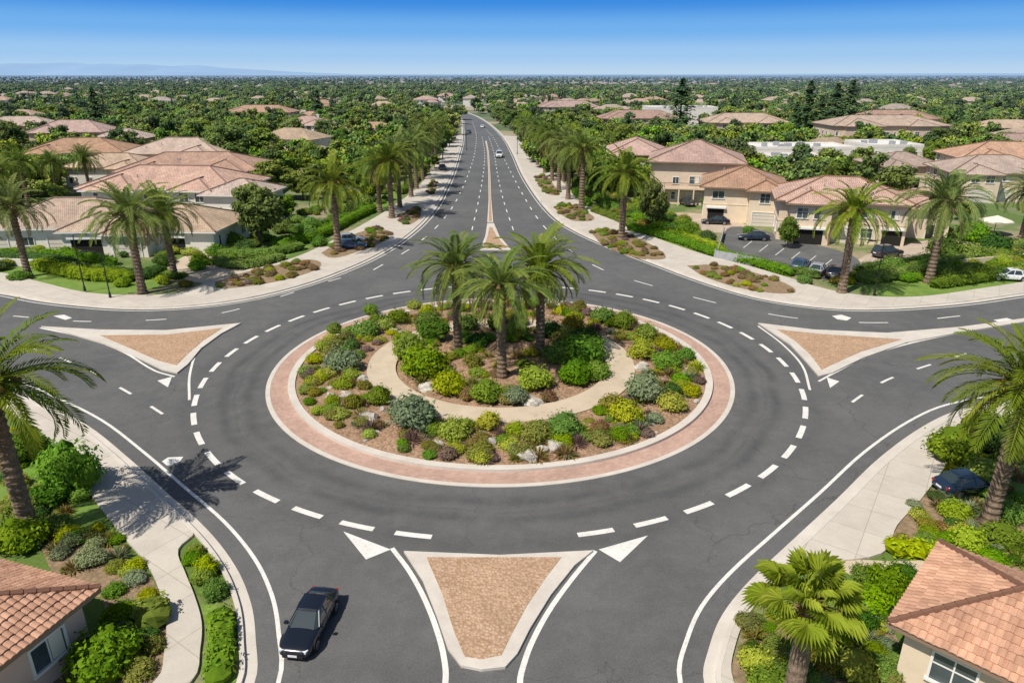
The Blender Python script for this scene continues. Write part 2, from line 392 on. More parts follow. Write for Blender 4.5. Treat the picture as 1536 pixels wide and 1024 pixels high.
def inpoly(x,y,P):
    c=False;j=len(P)-1
    for i in range(len(P)):
        if (P[i][1]>y)!=(P[j][1]>y) and x<(P[j][0]-P[i][0])*(y-P[i][1])/(P[j][1]-P[i][1])+P[i][0]: c=not c
        j=i
    return c
def pick(P):
    x0=min(p[0] for p in P);x1=max(p[0] for p in P);y0=min(p[1] for p in P);y1=max(p[1] for p in P)
    for _ in range(200):
        x,y=U(x0,x1),U(y0,y1)
        if inpoly(x,y,P): return x,y
    return P[0][0],P[0][1]
# ---------------------------------------------------------------- ground & roads
mb=MB(); S=45000
mb.poly([(-S,-2000,0),(S,-2000,0),(S,S,0),(-S,S,0)]); obj('ground',mb.mesh('ground',['ground']))
NW=cat([V2((-180,120)),V2((-110,95))]+GP([(0,441),(60,452),(130,460),(200,464),(270,462),(340,455),(400,444),(460,428),(510,410),(560,388),(600,364),(635,335),(657,308),(669,285),(680,260),(688,235),(694,212),(694,192),(690,177)])+[V2((-47,480)),V2((-90,530)),V2((-200,560))],5)
NE=cat([V2((-200,590)),V2((-82,560)),V2((-38,515))]+GP([(708,172),(726,181),(744,195),(758,211),(771,235),(782,260),(797,285),(814,308),(838,332),(870,351),(920,373),(980,396),(1050,422),(1130,446),(1200,458),(1270,464),(1350,463),(1450,455),(1536,443)])+[V2((110,95)),V2((180,120))],5)
SE=cat([V2((180,98)),V2((110,74)),V2((75,62.5))]+GP([(1536,597),(1440,615),(1385,640),(1320,687),(1255,750),(1185,815),(1125,872),(1085,922),(1065,972),(1058,1024)])+[V2((8.3,8)),V2((8.3,-40))],5)
SW=cat([V2((-11,-40)),V2((-11,8))]+GP([(380,1024),(382,960),(375,905),(352,850),(310,795),(250,740),(195,690),(130,638),(60,602),(0,578)])+[V2((-75,63)),V2((-110,74)),V2((-180,98))],5)
roadpoly=NW+NE+SE+SW
sheet('road',roadpoly,.012,'asphalt',skirt=False)
mb=MB()
for ln in (NW,NE,SE,SW):
    strip(mb,ln,-.05,.45,.020); 
    vwall(mb,ln,.45,0,.16); strip(mb,ln,.45,.68,.16); vwall(mb,ln,.68,0,.16)
obj('curb',mb.mesh('curb',['curb']))
def near_idx(line,p):
    return min(range(len(line)),key=lambda i:(line[i]-p).length)
def walkpoly(line,outer):
    O=cat(outer,5); a=near_idx(line,O[0]); b=near_idx(line,O[-1])
    if a>b: O.reverse(); a,b=b,a
    return sheet('sidewalk',offs(line,.684)[a:b+1]+list(reversed(O)),.145,'walk')
walkpoly(NW,[V2((-110,101))]+GP([(0,410),(60,424),(130,440),(200,444),(270,440),(310,425),(370,406),(440,388),(490,366),(540,340),(590,310),(625,283),(648,255),(664,228),(672,205)]))
walkpoly(NE,GP([(775,205),(800,228),(822,250),(845,275),(868,298),(900,318),(945,342),(1000,364),(1060,384),(1130,402),(1190,420),(1235,434),(1300,445),(1380,446),(1470,434),(1536,424)])+[V2((110,103))])
walkpoly(SE,[V2((110,68))]+GP([(1536,617),(1480,642),(1440,672),(1410,712),(1380,752),(1345,790),(1322,832),(1215,850),(1165,878),(1125,920),(1104,965),(1100,1024)])+[V2((10.6,8)),V2((10.6,-30))])
Rr=GP([(40,603),(100,632),(160,672),(215,722),(262,765),(292,800),(268,826),(278,860),(292,895),(303,935),(301,975),(288,1024)])+[V2((-17.6,14))]
Ll=GP([(0,612),(55,642),(105,700),(150,762),(190,812),(222,850),(240,890),(250,940),(247,980),(233,1024)])+[V2((-19.6,14))]
sheet('sidewalk',[V2((-75,59)),V2((-75,62))]+cat(Rr,4)+list(reversed(cat(Ll,4))),.145,'walk')
# painted lines
mb=MB(); Z=.022
for ln,o,w in ((NW,-.55,.16),(NE,-.55,.16),(SE,-1.05,.2),(SW,-1.05,.2)): strip(mb,ln,o-w/2,o+w/2,Z)
RD=RA*1.265
n=46
for i in range(n):
    a0=2*math.pi*(i/n)-.02; span=2*math.pi/n*.62
    aa=math.degrees(a0+span/2)%360
    pts=[Vector((CX+RD*math.cos(a0+span*t/6),CY+RD*math.sin(a0+span*t/6),0)) for t in range(7)]
    if 262<aa<278: continue
    strip(mb,pts,-.2,.2,Z)
def tri(l): sheet('m',GP(l),Z,'paint',False,mb)
tri([(515,797),(586,824),(549,839)]); tri([(972,803),(930,843),(898,824)])
tri([(258,565),(252,581),(236,571)]); tri([(1240,566),(1259,572),(1245,582)])
tri([(243,692),(252,686),(275,685),(268,695),(262,694),(257,699),(250,698)])
tri([(1248,474),(1262,472),(1277,477),(1270,481),(1256,479)]); tri([(80,474),(96,472),(108,477),(98,480)])
tri([(1490,480),(1510,477),(1530,483),(1512,488)])
for l in ([(588,822),(615,858),(640,905),(660,960),(668,1000),(668,1024)],[(893,826),(858,868),(824,915),(797,965),(783,1005),(780,1024)]):
    p=cat(GP(l)+[V2((G(l[-1][0],1024).x,-30))],5); strip(mb,p,-.13,.13,Z)
for l in ([(333,490),(300,520),(285,560),(284,600)],[(1137,489),(1172,515),(1203,548),(1215,585)],[(60,492),(130,507),(185,528),(232,556),(262,565)],[(1536,478),(1440,499),(1365,515),(1300,535),(1250,560),(1228,572)]):
    strip(mb,cat(GP(l),5),-.1,.1,Z)
dashed(mb,cat(GP([(40,520),(110,545),(195,590),(255,628)]),6),2.2,3.5,.22,Z)
dashed(mb,cat(GP([(1450,530),(1337,567),(1291,594),(1245,630)]),6),2.2,3.5,.22,Z)
dashed(mb,cat(GP([(20,474),(120,482),(230,480),(330,470),(420,445),(500,420),(560,405)]),6),2.2,5.5,.2,Z)
dashed(mb,cat(GP([(560,405),(620,370),(660,335),(685,300),(702,262),(712,230),(714,200),(708,182)]),6),3,6,.2,Z)
dashed(mb,cat(GP([(1440,474),(1330,484),(1200,478),(1090,458),(990,432),(905,405),(850,372),(812,335),(790,302),(768,262),(752,230),(738,204),(722,188)]),6),3,6,.2,Z)
dashed(mb,cat(GP([(770,345),(755,300),(746,260),(741,230),(733,205)]),6),3,5,.18,Z)
dashed(mb,cat(GP([(708,345),(718,300),(725,260),(727,230),(723,205)]),6),3,5,.18,Z)
obj('road_markings',mb.mesh('road_markings',['paint']))
def splitter(name,outer,inner,edge='curb',fill='gravel'):
    sheet(name,GP(outer),.15,edge); sheet(name+'_gravel',GP(inner),.17,fill)
splitter('splitter_island',[(606,829),(750,835),(890,828),(862,850),(826,895),(795,945),(776,983),(758,1003),(722,1007),(692,1001),(672,975),(655,925),(634,872)],
 [(640,839),(842,839),(818,870),(790,912),(767,955),(752,986),(722,992),(697,988),(681,950),(664,895)])
splitter('splitter_island',[(62,491),(150,496),(250,497),(362,486),(332,502),(302,524),(282,548),(266,561),(244,556),(205,537),(160,518),(110,503)],
 [(150,505),(250,504),(334,494),(305,513),(283,532),(265,550),(235,542),(190,522)])
splitter('splitter_island',[(1137,486),(1220,496),(1330,501),(1440,492),(1536,479),(1536,484),(1440,500),(1360,515),(1295,538),(1250,560),(1228,566),(1210,545),(1185,518)],
 [(1165,496),(1230,503),(1352,511),(1290,530),(1248,549),(1232,557),(1215,534),(1192,513)])
splitter('splitter_island',[(720,376),(728,355),(731,336),(741,336),(749,355),(767,376)],[(724,374),(731,357),(734,342),(738,342),(746,357),(761,374)])
splitter('road_median',[(731,334),(733,300),(732.5,260),(731,230),(728,212),(730,212),(733.5,230),(735.5,260),(737,300),(740,334)],[(733,333),(734,300),(733.3,260),(731.7,230),(729,216),(729.5,216),(732.7,230),(734.7,260),(736,300),(738,333)])
# central island
mb=MB(); ring(mb,RA*.90,RA*.984,.035); ob=obj('brick_apron',mb.mesh('brick_apron',['apron'],uv=True))
mb=MB(); ring(mb,RA*.982,RA,.05,.05); obj('apron_edge',mb.mesh('apron_edge',['curb']))
mb=MB(); ring(mb,RA*.883,RA*.912,.24,.24); obj('island_curb',mb.mesh('island_curb',['curb']))
mb=MB()
NR=26
for j in range(NR):
    for i in range(96):
        def P(jj,ii):
            r=RA*.884*jj/NR; a=2*math.pi*ii/96; x=CX+r*math.cos(a); y=CY+r*math.sin(a)
            t=jj/NR; z=.14+ (.35*max(0,1-t/.5) if t<.5 else 0)+ (.16*math.sin((t-.58)/.42*math.pi) if t>.58 else 0)+.08*noise.noise(Vector((x*.5,y*.5,0)))*(1 if 0<jj<NR else 0)*(0 if .40<t<.62 else 1)
            return (x,y,z)
        if j==0: mb.poly([P(0,0),P(1,i),P(1,i+1)])
        else: mb.poly([P(j,i),P(j+1,i),P(j+1,i+1),P(j,i+1)])
obj('island_soil',mb.mesh('island_soil',['mulch'],smooth=True))
mb=MB(); ring(mb,RA*.465,RA*.588,.32,.3); obj('island_path',mb.mesh('island_path',['path']))
def bed(px,z=.165,m='bed',name='planting_bed'): P=cat(GP(px+[px[0]]),4)[:-1]; sheet(name,P,z,m); return P
BEDS=[]
BEDS.append(bed([(322,425),(360,412),(420,398),(468,391),(480,402),(440,418),(380,430),(330,434)]))
BEDS.append(bed([(482,381),(520,358),(560,345),(585,349),(570,366),(530,381),(500,388)]))
BEDS.append(bed([(595,332),(620,312),(632,318),(615,338)]))
BEDS.append(bed([(1030,400),(1080,399),(1140,413),(1188,432),(1186,442),(1120,436),(1060,418)]))
BEDS.append(bed([(886,350),(915,345),(960,360),(996,382),(990,391),(945,385),(905,368)]))
BEDS.append(bed([(830,312),(850,306),(885,322),(888,332),(858,332)]))
BEDS.append(bed([(640,290),(648,272),(655,275),(650,293)]))
BEDS.append(bed([(802,268),(815,264),(835,285),(838,294),(820,292)]))
bed([(1082,352),(1110,340),(1200,362),(1270,380),(1290,398),(1240,420),(1140,396),(1085,380)],.034,'lot','parking_lot')
mb=MB()
for i in range(7):   # stall lines
    a=G(1115+i*24,372+i*5.5); b=G(1128+i*24,362+i*5.5); strip(mb,[a,b],-.06,.06,.040)
obj('parking_stall_lines',mb.mesh('stall_lines',['paint']))
bed([(1000,318),(1060,322),(1120,338),(1090,350),(1020,338)],.03,'plaza','driveway')
bed([(1270,398),(1330,372),(1430,360),(1480,378),(1440,392),(1330,420),(1280,424)],.026,'plaza','plaza')
bed([(405,232),(455,212),(545,214),(560,240),(480,250)],.03,'plaza','driveway')
bed([(1330,290),(1380,262),(1450,250),(1480,270),(1460,300),(1390,312)],.03,'plaza','plaza')
bed([(250,400),(300,378),(345,385),(395,398),(360,408),(305,425)],.03,'path','path')
bed([(1225,838),(1340,842),(1450,848),(1430,878),(1380,905),(1290,868)],.048,'path','path')
bed([(60,820),(120,800),(185,835),(235,890),(170,900),(90,870)],.02,'bed')
LW=[bed([(95,745),(130,740),(165,775),(182,806),(150,812),(105,790)],.03,'lawn','lawn'),
 bed([(900,312),(940,318),(1000,318),(1030,345),(1080,372),(1060,378),(985,358),(920,330)],.012,'lawn','lawn'),
 bed([(0,398),(70,405),(150,412),(240,405),(250,425),(200,440),(130,438),(0,415)],.014,'lawn','lawn'),
 bed([(330,400),(395,380),(470,352),(560,300),(600,285),(575,312),(500,352),(430,385),(360,402)],.008,'lawn','lawn'),
 bed([(1280,428),(1400,405),(1536,385),(1536,422),(1440,438),(1330,444)],.012,'lawn','lawn'),
 bed([(300,905),(335,915),(352,1000),(352,1024),(305,1024),(312,960)],.05,'lawn','lawn'),
 bed([(1150,930),(1260,890),(1330,930),(1340,1024),(1110,1024),(1115,960)],.04,'bed'),
 bed([(1330,820),(1360,770),(1420,720),(1536,680),(1536,860),(1440,850)],.04,'bed'),
 bed([(1400,740),(1440,715),(1536,690),(1536,760),(1450,775)],.056,'lawn','lawn'),
 bed([(0,650),(45,660),(100,735),(90,800),(40,810),(0,800)],.012,'lawn','lawn'),
 bed([(150,880),(235,880),(245,1024),(40,1024),(150,960)],.03,'bed')]
# ---------------------------------------------------------------- vegetation meshes
def palm_mesh(seed,hl=8.7,L=4.9,nf=64):
    random.seed(seed); mb=MB()
    lean=U(-.3,.3),U(-.3,.3)
    pts=[];rad=[]
    n=44
    for i in range(n):
        t=i/(n-1); z=t*hl
        r=.40+.20*math.exp(-z*1.6)+ (.05 if i%2 else -.03)
        if t>.86: r+=.22*(t-.86)/.14
        pts.append((lean[0]*t*t,lean[1]*t*t,z)); rad.append(r)
    mb.tube(pts,rad,12,0)
    top=Vector((lean[0],lean[1],hl))
    for i in range(60):
        a=U(0,6.28); z=U(-1.3,.2); d=Vector((math.cos(a),math.sin(a),.9)).normalized(); p=top+Vector((math.cos(a)*.5,math.sin(a)*.5,z))
        mb.tube([p,p+d*.45],[.08,.04],4,3)
    for f in range(nf):
        u=(f+.5)/nf; az=f*2.39996+U(-.3,.3)
        el=math.radians(84-118*u**.85+U(-10,10)); Lf=L*U(.80,1.08)*(.82+.25*math.sin(u*math.pi))
        droop=math.radians(U(60,106))*(.75+.25*math.cos(el))
        p=top+Vector((math.cos(az)*.3,math.sin(az)*.3,U(-.3,.25))); ns=36; seg=Lf/ns; prev=p
        hd=Vector((math.cos(az),math.sin(az),0)); sd=Vector((-hd.y,hd.x,0)); tw=U(-.6,.6)
        mi=1 if R()<.55 else 2
        if u>.9 and R()<.55: mi=3
        rp=[p]
        for k in range(ns):
            t=k/ns; e=el-droop*t**1.5
            d=hd*math.cos(e)+Vector((0,0,math.sin(e))); up=(-hd*math.sin(e)+Vector((0,0,math.cos(e))))
            q=prev+d*seg
            if k>2:
                ll=.68*math.sin(math.pi*min(1,(t*.88+.12)))**.6*(Lf/4.6)+.08
                for s_ in (-1,1):
                    side=(sd*s_*math.cos(.45)+up*(math.sin(.45)+tw*s_*.3)).normalized()
                    ld=(side*U(.75,.95)+d*U(.5,.85)+Vector((0,0,-.15-.2*t))).normalized()
                    b0=q; tip=b0+ld*ll*U(.85,1.1)+Vector((0,0,-.08*ll)); w=d*.064
                    mid=b0+ld*ll*.5+Vector((0,0,.02))
                    mb.poly((b0-w*.6,mid-w,tip,mid+w),mi)
            prev=q; rp.append(q)
        mb.tube(rp[::4]+[rp[-1]],[.05]*2+[.028]*(len(rp[::4])-1),3,3 if mi==3 else 2,False)
    for i in range(5):
        az=U(0,6.28);p=top; d=Vector((math.cos(az),math.sin(az),.4)); mb.tube([p,p+d*.9,p+d*1.5+Vector((0,0,-.6))],[.05,.05,.2],5,3)
    return mb.mesh('palm_tree_mesh',['trunk','frondA','frondB','frondD'])
def fan_mesh(seed,hl=5.4):
    random.seed(seed); mb=MB()
    mb.tube([(0,0,i*hl/24) for i in range(25)],[.36-.06*i/24+(.03 if i%2 else 0) for i in range(25)],12,0)
    top=Vector((0,0,hl))
    for i in range(60):
        a=U(0,6.28); p=top+Vector((math.cos(a)*.25,math.sin(a)*.25,U(-1.2,0))); mb.tube([p,p+Vector((math.cos(a),math.sin(a),.6))*.3],[.05,.03],4,3)
    nf=30
    for f in range(nf):
        u=(f+.5)/nf; az=f*2.39996+U(-.2,.2); el=math.radians(78-100*u+U(-8,8))
        hd=Vector((math.cos(az),math.sin(az),0)); d=(hd*math.cos(el)+Vector((0,0,math.sin(el)))).normalized()
        pl=U(.9,1.5); e=top+d*pl; mb.tube([top,e],[.035,.022],3,2,False)
        side=Vector((-hd.y,hd.x,0)); d2=(d+Vector((0,0,-.25))).normalized(); nr=side.cross(d2).normalized()
        if nr.z<0: nr=-nr
        S=22; tilt=U(-.3,.3)
        for k in range(S):
            a=math.radians(-105+210*k/(S-1)); dd=(d2*math.cos(a)+(side+nr*tilt)*math.sin(a)); pl_=.03 if k%2 else -.03
            l=U(.80,1.02)*(1.-.22*abs(a)/2); w=(d2*-math.sin(a)+side*math.cos(a))*.050
            m_=e+dd*l*.6+nr*(.06+pl_); tip=e+dd*l*1.0+Vector((0,0,-.20*l))
            mb.poly((e,m_-w,tip),1 if (k+f)%4 else 2); mb.poly((e,tip,m_+w+nr*.04),1)
    return mb.mesh('fan_palm_mesh',['trunk','fan','frondB','frondD'])
def tree_mesh(seed,h=8.,w=3.4,nc=34,nl=150,ls=.26,mats=('bark','tree1','tree2'),core=True):
    random.seed(seed); mb=MB()
    mb.tube([(0,0,0),(.05,0,h*.15),(-.05,.05,h*.3),(0,0,h*.5)],[.24,.19,.17,.1],8,0)
    C=[]
    for i in range(nc):
        for _ in range(20):
            d=Vector((U(-1,1),U(-1,1),U(-1,1)))
            if d.length<1 and d.length>.35: break
        prof=1-.25*max(0,d.z)
        c=Vector((d.x*w*.78*prof,d.y*w*.78*prof,h*.58+d.z*h*.33)); r=U(.65,1.15)*w/3.4
        C.append((c,r))
        if i%3==0:
            mb.tube([(0,0,h*U(.2,.4)),tuple(c*.5+Vector((0,0,h*.22))),tuple(c)],[.11,.07,.03],5,0,False)
    for c,r in C:
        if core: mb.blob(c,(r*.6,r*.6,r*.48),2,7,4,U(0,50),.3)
        for k in range(nl):
            d=Vector((random.gauss(0,1),random.gauss(0,1),random.gauss(0,1))).normalized()
            rr=r*U(.6,1.12)*(1+.35*noise.noise(d*2+c)); p=c+Vector((d.x*rr,d.y*rr,d.z*rr*.8))
            nrm=d+Vector((U(-.7,.7),U(-.7,.7),U(-.2,.9)))
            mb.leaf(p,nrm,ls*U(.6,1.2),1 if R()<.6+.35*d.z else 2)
    return mb.mesh('tree_mesh',list(mats))
def conifer_mesh(seed,h=10.,w=2.2,n=900,ls=.35):
    random.seed(seed); mb=MB(); mb.tube([(0,0,0),(0,0,h*.95)],[.2,.04],6,0)
    for i in range(n):
        t=R()**1.3; z=h*(.1+.9*t); a=U(0,6.28); lay=.7+.3*math.sin(z*4+math.sin(a*3))
        r=w*(1-t)**.8*lay*U(.5,1.15)+.05; d=Vector((math.cos(a),math.sin(a),-.3))
        mb.leaf(Vector((math.cos(a)*r,math.sin(a)*r,z)),Vector((d.x*.4+U(-.4,.4),d.y*.4+U(-.4,.4),1)),ls*U(.7,1.3),1)
    return mb.mesh('conifer_mesh',['bark','conif'])
def shrub_mesh(seed,k,n=1500,ls=.085,hgt=1.05):
    random.seed(seed); mb=MB(); L=[(Vector((0,0,hgt*.42)),.78)]
    for i in range(7):
        a=i*6.283/7+U(-.4,.4); r=U(.38,.6); L.append((Vector((math.cos(a)*r,math.sin(a)*r,hgt*U(.22,.5))),U(.32,.48)))
    for c,r in L: mb.blob(c,(r*.78,r*.78,min(r*.76,c.z+.1)),1,9,5,U(0,50),.25)
    tot=sum(r*r for _,r in L)
    for c,r in L:
        for i in range(int(n*r*r/tot)):
            d=Vector((random.gauss(0,1),random.gauss(0,1),abs(random.gauss(0,1))*1.1-.35)).normalized()
            rr=r*U(.78,1.16)*(1+.5*noise.noise(d*3.3+c*3)); p=c+Vector((d.x*rr,d.y*rr,d.z*rr*.85))
            if p.z<.02: p.z=U(.02,.1)
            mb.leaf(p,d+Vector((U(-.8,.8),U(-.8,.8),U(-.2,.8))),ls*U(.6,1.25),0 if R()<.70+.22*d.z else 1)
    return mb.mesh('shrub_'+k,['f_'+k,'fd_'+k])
def spiky_mesh(seed,k,n=160):
    random.seed(seed); mb=MB()
    for i in range(n):
        a=U(0,6.28);e=math.acos(U(.05,1)); d=Vector((math.cos(a)*math.sin(e),math.sin(a)*math.sin(e),math.cos(e))); l=U(.7,1.1)
        s=Vector((-math.sin(a),math.cos(a),0))*.035; b0=Vector((math.cos(a)*.08,math.sin(a)*.08,0)); mid=b0+d*l*.6; tip=b0+d*l-Vector((0,0,.15*l*math.sin(e)))
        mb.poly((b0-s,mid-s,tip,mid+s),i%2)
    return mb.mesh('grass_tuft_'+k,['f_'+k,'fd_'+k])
PALMS=[palm_mesh(11),palm_mesh(12,8.9,4.7,54),palm_mesh(13,8.5,5.0,66)]
FAN=fan_mesh(5)
TREES=[tree_mesh(21),tree_mesh(22,7.5,3.8,38),tree_mesh(23,8.5,3.1,32)]
SH={k:[shrub_mesh(30+i*7+ord(k),k,hgt=h_) for i,h_ in enumerate((1.0,1.25))] for k in FOL}
TUFT={k:spiky_mesh(ord(k),k) for k in ('o','s','p','y','r')}
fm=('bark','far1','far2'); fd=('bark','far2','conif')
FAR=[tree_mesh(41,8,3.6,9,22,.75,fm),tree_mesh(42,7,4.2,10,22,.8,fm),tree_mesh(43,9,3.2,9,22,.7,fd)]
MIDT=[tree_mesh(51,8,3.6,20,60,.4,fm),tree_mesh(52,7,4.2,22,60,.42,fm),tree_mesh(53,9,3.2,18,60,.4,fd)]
CON=[conifer_mesh(61,10,2.8),conifer_mesh(62,11,2.2)]
# ---------------------------------------------------------------- place palms
random.seed(101)
EXC=[]
def palm(px,py,top,i=None,xs=1.):
    p=G(px,py); h=HT(py,top); m=PALMS[i if i is not None else random.randrange(3)]
    s=h/12.0; obj('palm_tree',m,(p.x,p.y,0),U(0,6.28),(s*xs,s*xs,s)); EXC.append((p.x,p.y,3))
for a in [(687,530,346,0),(753,571,374,1),(810,535,345,2),(43,415,272),(214,440,270),(262,415,277),(508,378,235),(588,328,207),(1262,440,270),(1393,424,250),(932,360,222),
          (48,808,484,1),(1482,785,487,2),(872,316,192)]:
    palm(*a)
for px,py,top in [(600,312,200),(617,296,193),(625,284,184),(634,270,184),(641,258,174),(648,246,174),(653,234,171),(659,222,170),
                  (852,300,190),(838,286,186),(828,272,180),(817,260,178),(806,248,174),(796,237,172),(785,224,172),
                  (45,315,216),(88,300,222),(136,292,215),(1528,372,248),(10,325,232),(570,318,218),(845,272,184),(1240,300,245)]:
    palm(px,py,top,xs=.88 if py<313 else 1)
p=G(1218,888,6.2); obj('fan_palm',FAN,(p.x,p.y,0),.3,(1.05,1.05,1.08))
# ---------------------------------------------------------------- shrubs
def shrub(px,py,w,k,zs=1.,z0=0,top=None):
    p=G(px,py); r=w/PPM(py)/2*1.0
    obj('shrub',SH[k][random.randrange(2)],(p.x,p.y+r*.75,z0),U(0,6.28),(r,r*U(.9,1.1),r*zs*U(.9,1.15)))
isl=[(508,568,64,'s'),(567,615,44,'g'),(614,655,84,'s'),(545,513,46,'g'),(595,490,38,'g'),(497,618,30,'y'),(529,620,34,'o'),(482,532,28,'y'),(578,500,30,'y'),(562,492,24,'g'),
(680,670,56,'y'),(733,652,44,'y'),(775,662,36,'y'),(805,672,52,'o'),(848,665,64,'g'),(725,690,36,'o'),(773,690,30,'o'),(905,490,42,'g'),(842,476,26,'y'),(938,500,42,'g'),(936,490,30,'y'),
(966,545,46,'y'),(1003,562,50,'g'),(968,614,64,'s'),(1012,624,50,'y'),(941,642,56,'y'),(920,624,44,'o'),(1038,600,32,'y'),(1000,532,36,'y'),(972,515,38,'g'),(1022,584,30,'g'),
(458,570,28,'g'),(470,600,26,'o'),(512,590,36,'y'),(545,590,26,'o'),(650,660,30,'g'),(700,648,26,'g'),(880,668,26,'g'),(525,530,30,'d'),(870,472,26,'o'),(640,478,28,'y'),(690,472,24,'g'),
(985,640,28,'s'),(900,655,30,'r'),(755,672,26,'g'),(1010,600,30,'d'),(480,575,24,'y'),(1040,570,24,'o'),(555,475,26,'g'),(620,468,26,'y'),(800,466,26,'g'),(760,464,24,'o'),(1030,545,28,'g'),(500,505,28,'g'),
(612,545,56,'g'),(632,575,80,'g'),(648,520,54,'d'),(675,600,58,'y'),(730,612,54,'g'),(774,614,40,'s'),(803,595,62,'y'),(776,515,46,'g'),(865,585,54,'g'),(878,556,84,'g'),
(840,552,54,'g'),(709,558,34,'o'),(880,525,52,'d'),(603,525,38,'g'),(715,527,42,'d'),(826,512,44,'d'),(898,576,46,'g'),(850,520,44,'y'),(640,500,44,'g'),(775,496,36,'o'),(700,500,36,'g'),(745,500,36,'d'),(860,505,40,'o'),(823,608,28,'r'),(700,605,30,'r')]
for a in isl: shrub(*a,z0=.2)
def isl_pt(r0,r1):
    a=U(0,6.28); r=math.sqrt(U(r0*r0,r1*r1))*RA; return CX+r*math.cos(a),CY+r*math.sin(a)
for i in range(330):
    x,y=isl_pt(.625,.86); k=random.choice('ppoyrgoyggy'); s=U(.4,.95)
    if R()<.62: obj('shrub',SH[k][R()<.5],(x,y,.18),U(0,6),(s,s*U(.85,1.15),s*U(.65,.95)))
    else:
        k2=random.choice('ospyr'); obj('grass_tuft',TUFT[k2],(x,y,.18),U(0,6),s*1.1)
for i in range(70):
    x,y=isl_pt(.05,.43); k=random.choice('gyordg'); s=U(.35,.9)
    if R()<.7: obj('shrub',SH[k][0],(x,y,.3),U(0,6),(s,s,s*.8))
    else: obj('grass_tuft',TUFT[random.choice('oyr')],(x,y,.35),U(0,6),s)
def rock_mesh(seed):
    random.seed(seed); bm=bmesh.new(); bmesh.ops.create_icosphere(bm,subdivisions=2,radius=1)
    for v in bm.verts:
        d=v.co.normalized(); v.co=d*(1+.45*noise.noise(d*1.3+Vector((seed,0,0)))+.15*noise.noise(d*4)); v.co.z*=.65
    me=bpy.data.meshes.new('rock'); bm.to_mesh(me); me.materials.append(M['rock']); return me
ROCK=[rock_mesh(i) for i in range(4)]
random.seed(77)
for px,py,s in [(556,636,.9),(550,628,.5),(640,586,.7),(798,608,.75),(793,688,.8),(835,674,.75),(738,668,.55),(812,680,.5),(545,572,.5),(590,500,.5),(948,632,.6),(1005,592,.6),(963,552,.5),(520,600,.5),(880,500,.4),(690,575,.4),(655,672,.45),(915,500,.4),(800,612,.4),(575,620,.4),(960,556,.6),(495,600,.5)]:
    p=G(px,py); obj('boulder',ROCK[random.randrange(4)],(p.x,p.y,.3),U(0,6),(s,s*U(.7,1.1),s*U(.7,1.)))
for i in range(70):
    x,y=isl_pt(.6,.87); s=U(.12,.35); obj('boulder',ROCK[i%4],(x,y,.2),U(0,6),(s,s*U(.7,1.1),s))
def hedge(px,w,h,k='g',name='hedge',dens=34):
    pts=resample(cat(GP(px),5),1.); mb=MB()
    for i in range(len(pts)-1):
        a,b=pts[i],pts[i+1]; c=(a+b)/2; mb.blob((c.x,c.y,h*.45),(w*.48,w*.48,h*.46),1,8,5,i,.2); mb.blob((b.x,b.y,h*.4),(w*.45,w*.45,h*.42),1,8,5,i+.5,.2)
        t=(b-a).normalized(); nr=Vector((-t.y,t.x,0)); n=int(dens*(w+2*h))
        for j in range(n):
            th=U(-.25,math.pi+.25); q=U(.86,1.08)*(1+.25*noise.noise(Vector((a.x*.9+th,a.y*.9,i*.3))))
            cx_=math.copysign(abs(math.cos(th))**.6,math.cos(th)); sz=abs(math.sin(th))**.6
            p=a.lerp(b,R())+nr*cx_*w/2*q+Vector((0,0,max(.05,sz*h*q)))
            nn_=nr*math.cos(th)+Vector((0,0,math.sin(th)))
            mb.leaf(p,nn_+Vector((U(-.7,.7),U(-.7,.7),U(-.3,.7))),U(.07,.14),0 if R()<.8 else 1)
    obj(name,mb.mesh('hedge',['f_'+k,'fd_'+k]))
random.seed(55)
for px,w,h,k in [([(945,346),(1010,362),(1070,383),(1130,398),(1185,414)],1.7,1.3,'g'),([(890,318),(930,333),(960,350)],1.6,1.2,'g'),([(862,290),(885,312)],1.6,1.2,'g'),
  ([(1000,352),(1050,366),(1085,382)],1.8,1.2,'y'),([(1290,424),(1360,416),(1430,400),(1536,372)],2.0,1.6,'g'),([(1285,412),(1340,402),(1400,392)],1.8,1.3,'d'),([(1400,432),(1470,422),(1536,410)],1.8,1.3,'g'),
  ([(60,403),(130,418),(195,422)],2.4,1.6,'g'),([(0,394),(60,396),(110,402)],2.2,1.6,'d'),([(0,386),(90,388),(170,398)],1.6,1.4,'g'),([(325,395),(370,402),(425,388)],2.4,1.2,'g'),([(335,384),(390,386),(450,374)],2.2,1.3,'g'),
  ([(425,372),(480,356),(530,330),(560,316)],2.2,1.5,'g'),([(440,352),(500,338),(540,318)],2.2,1.5,'d'),([(1330,828),(1380,832),(1436,848)],1.3,.9,'y'),([(330,925),(336,960),(333,1000),(325,1040)],1.2,.8,'g'),
  ([(600,292),(625,270),(640,250)],2,1.4,'g'),([(230,918),(232,950)],1.6,1.1,'g'),([(860,275),(900,300),(925,318)],2,1.5,'g'),([(155,410),(215,418),(245,408)],2,1.3,'d'),([(1190,410),(1225,418)],1.6,1.2,'g')]:
    hedge(px,w,h,k)
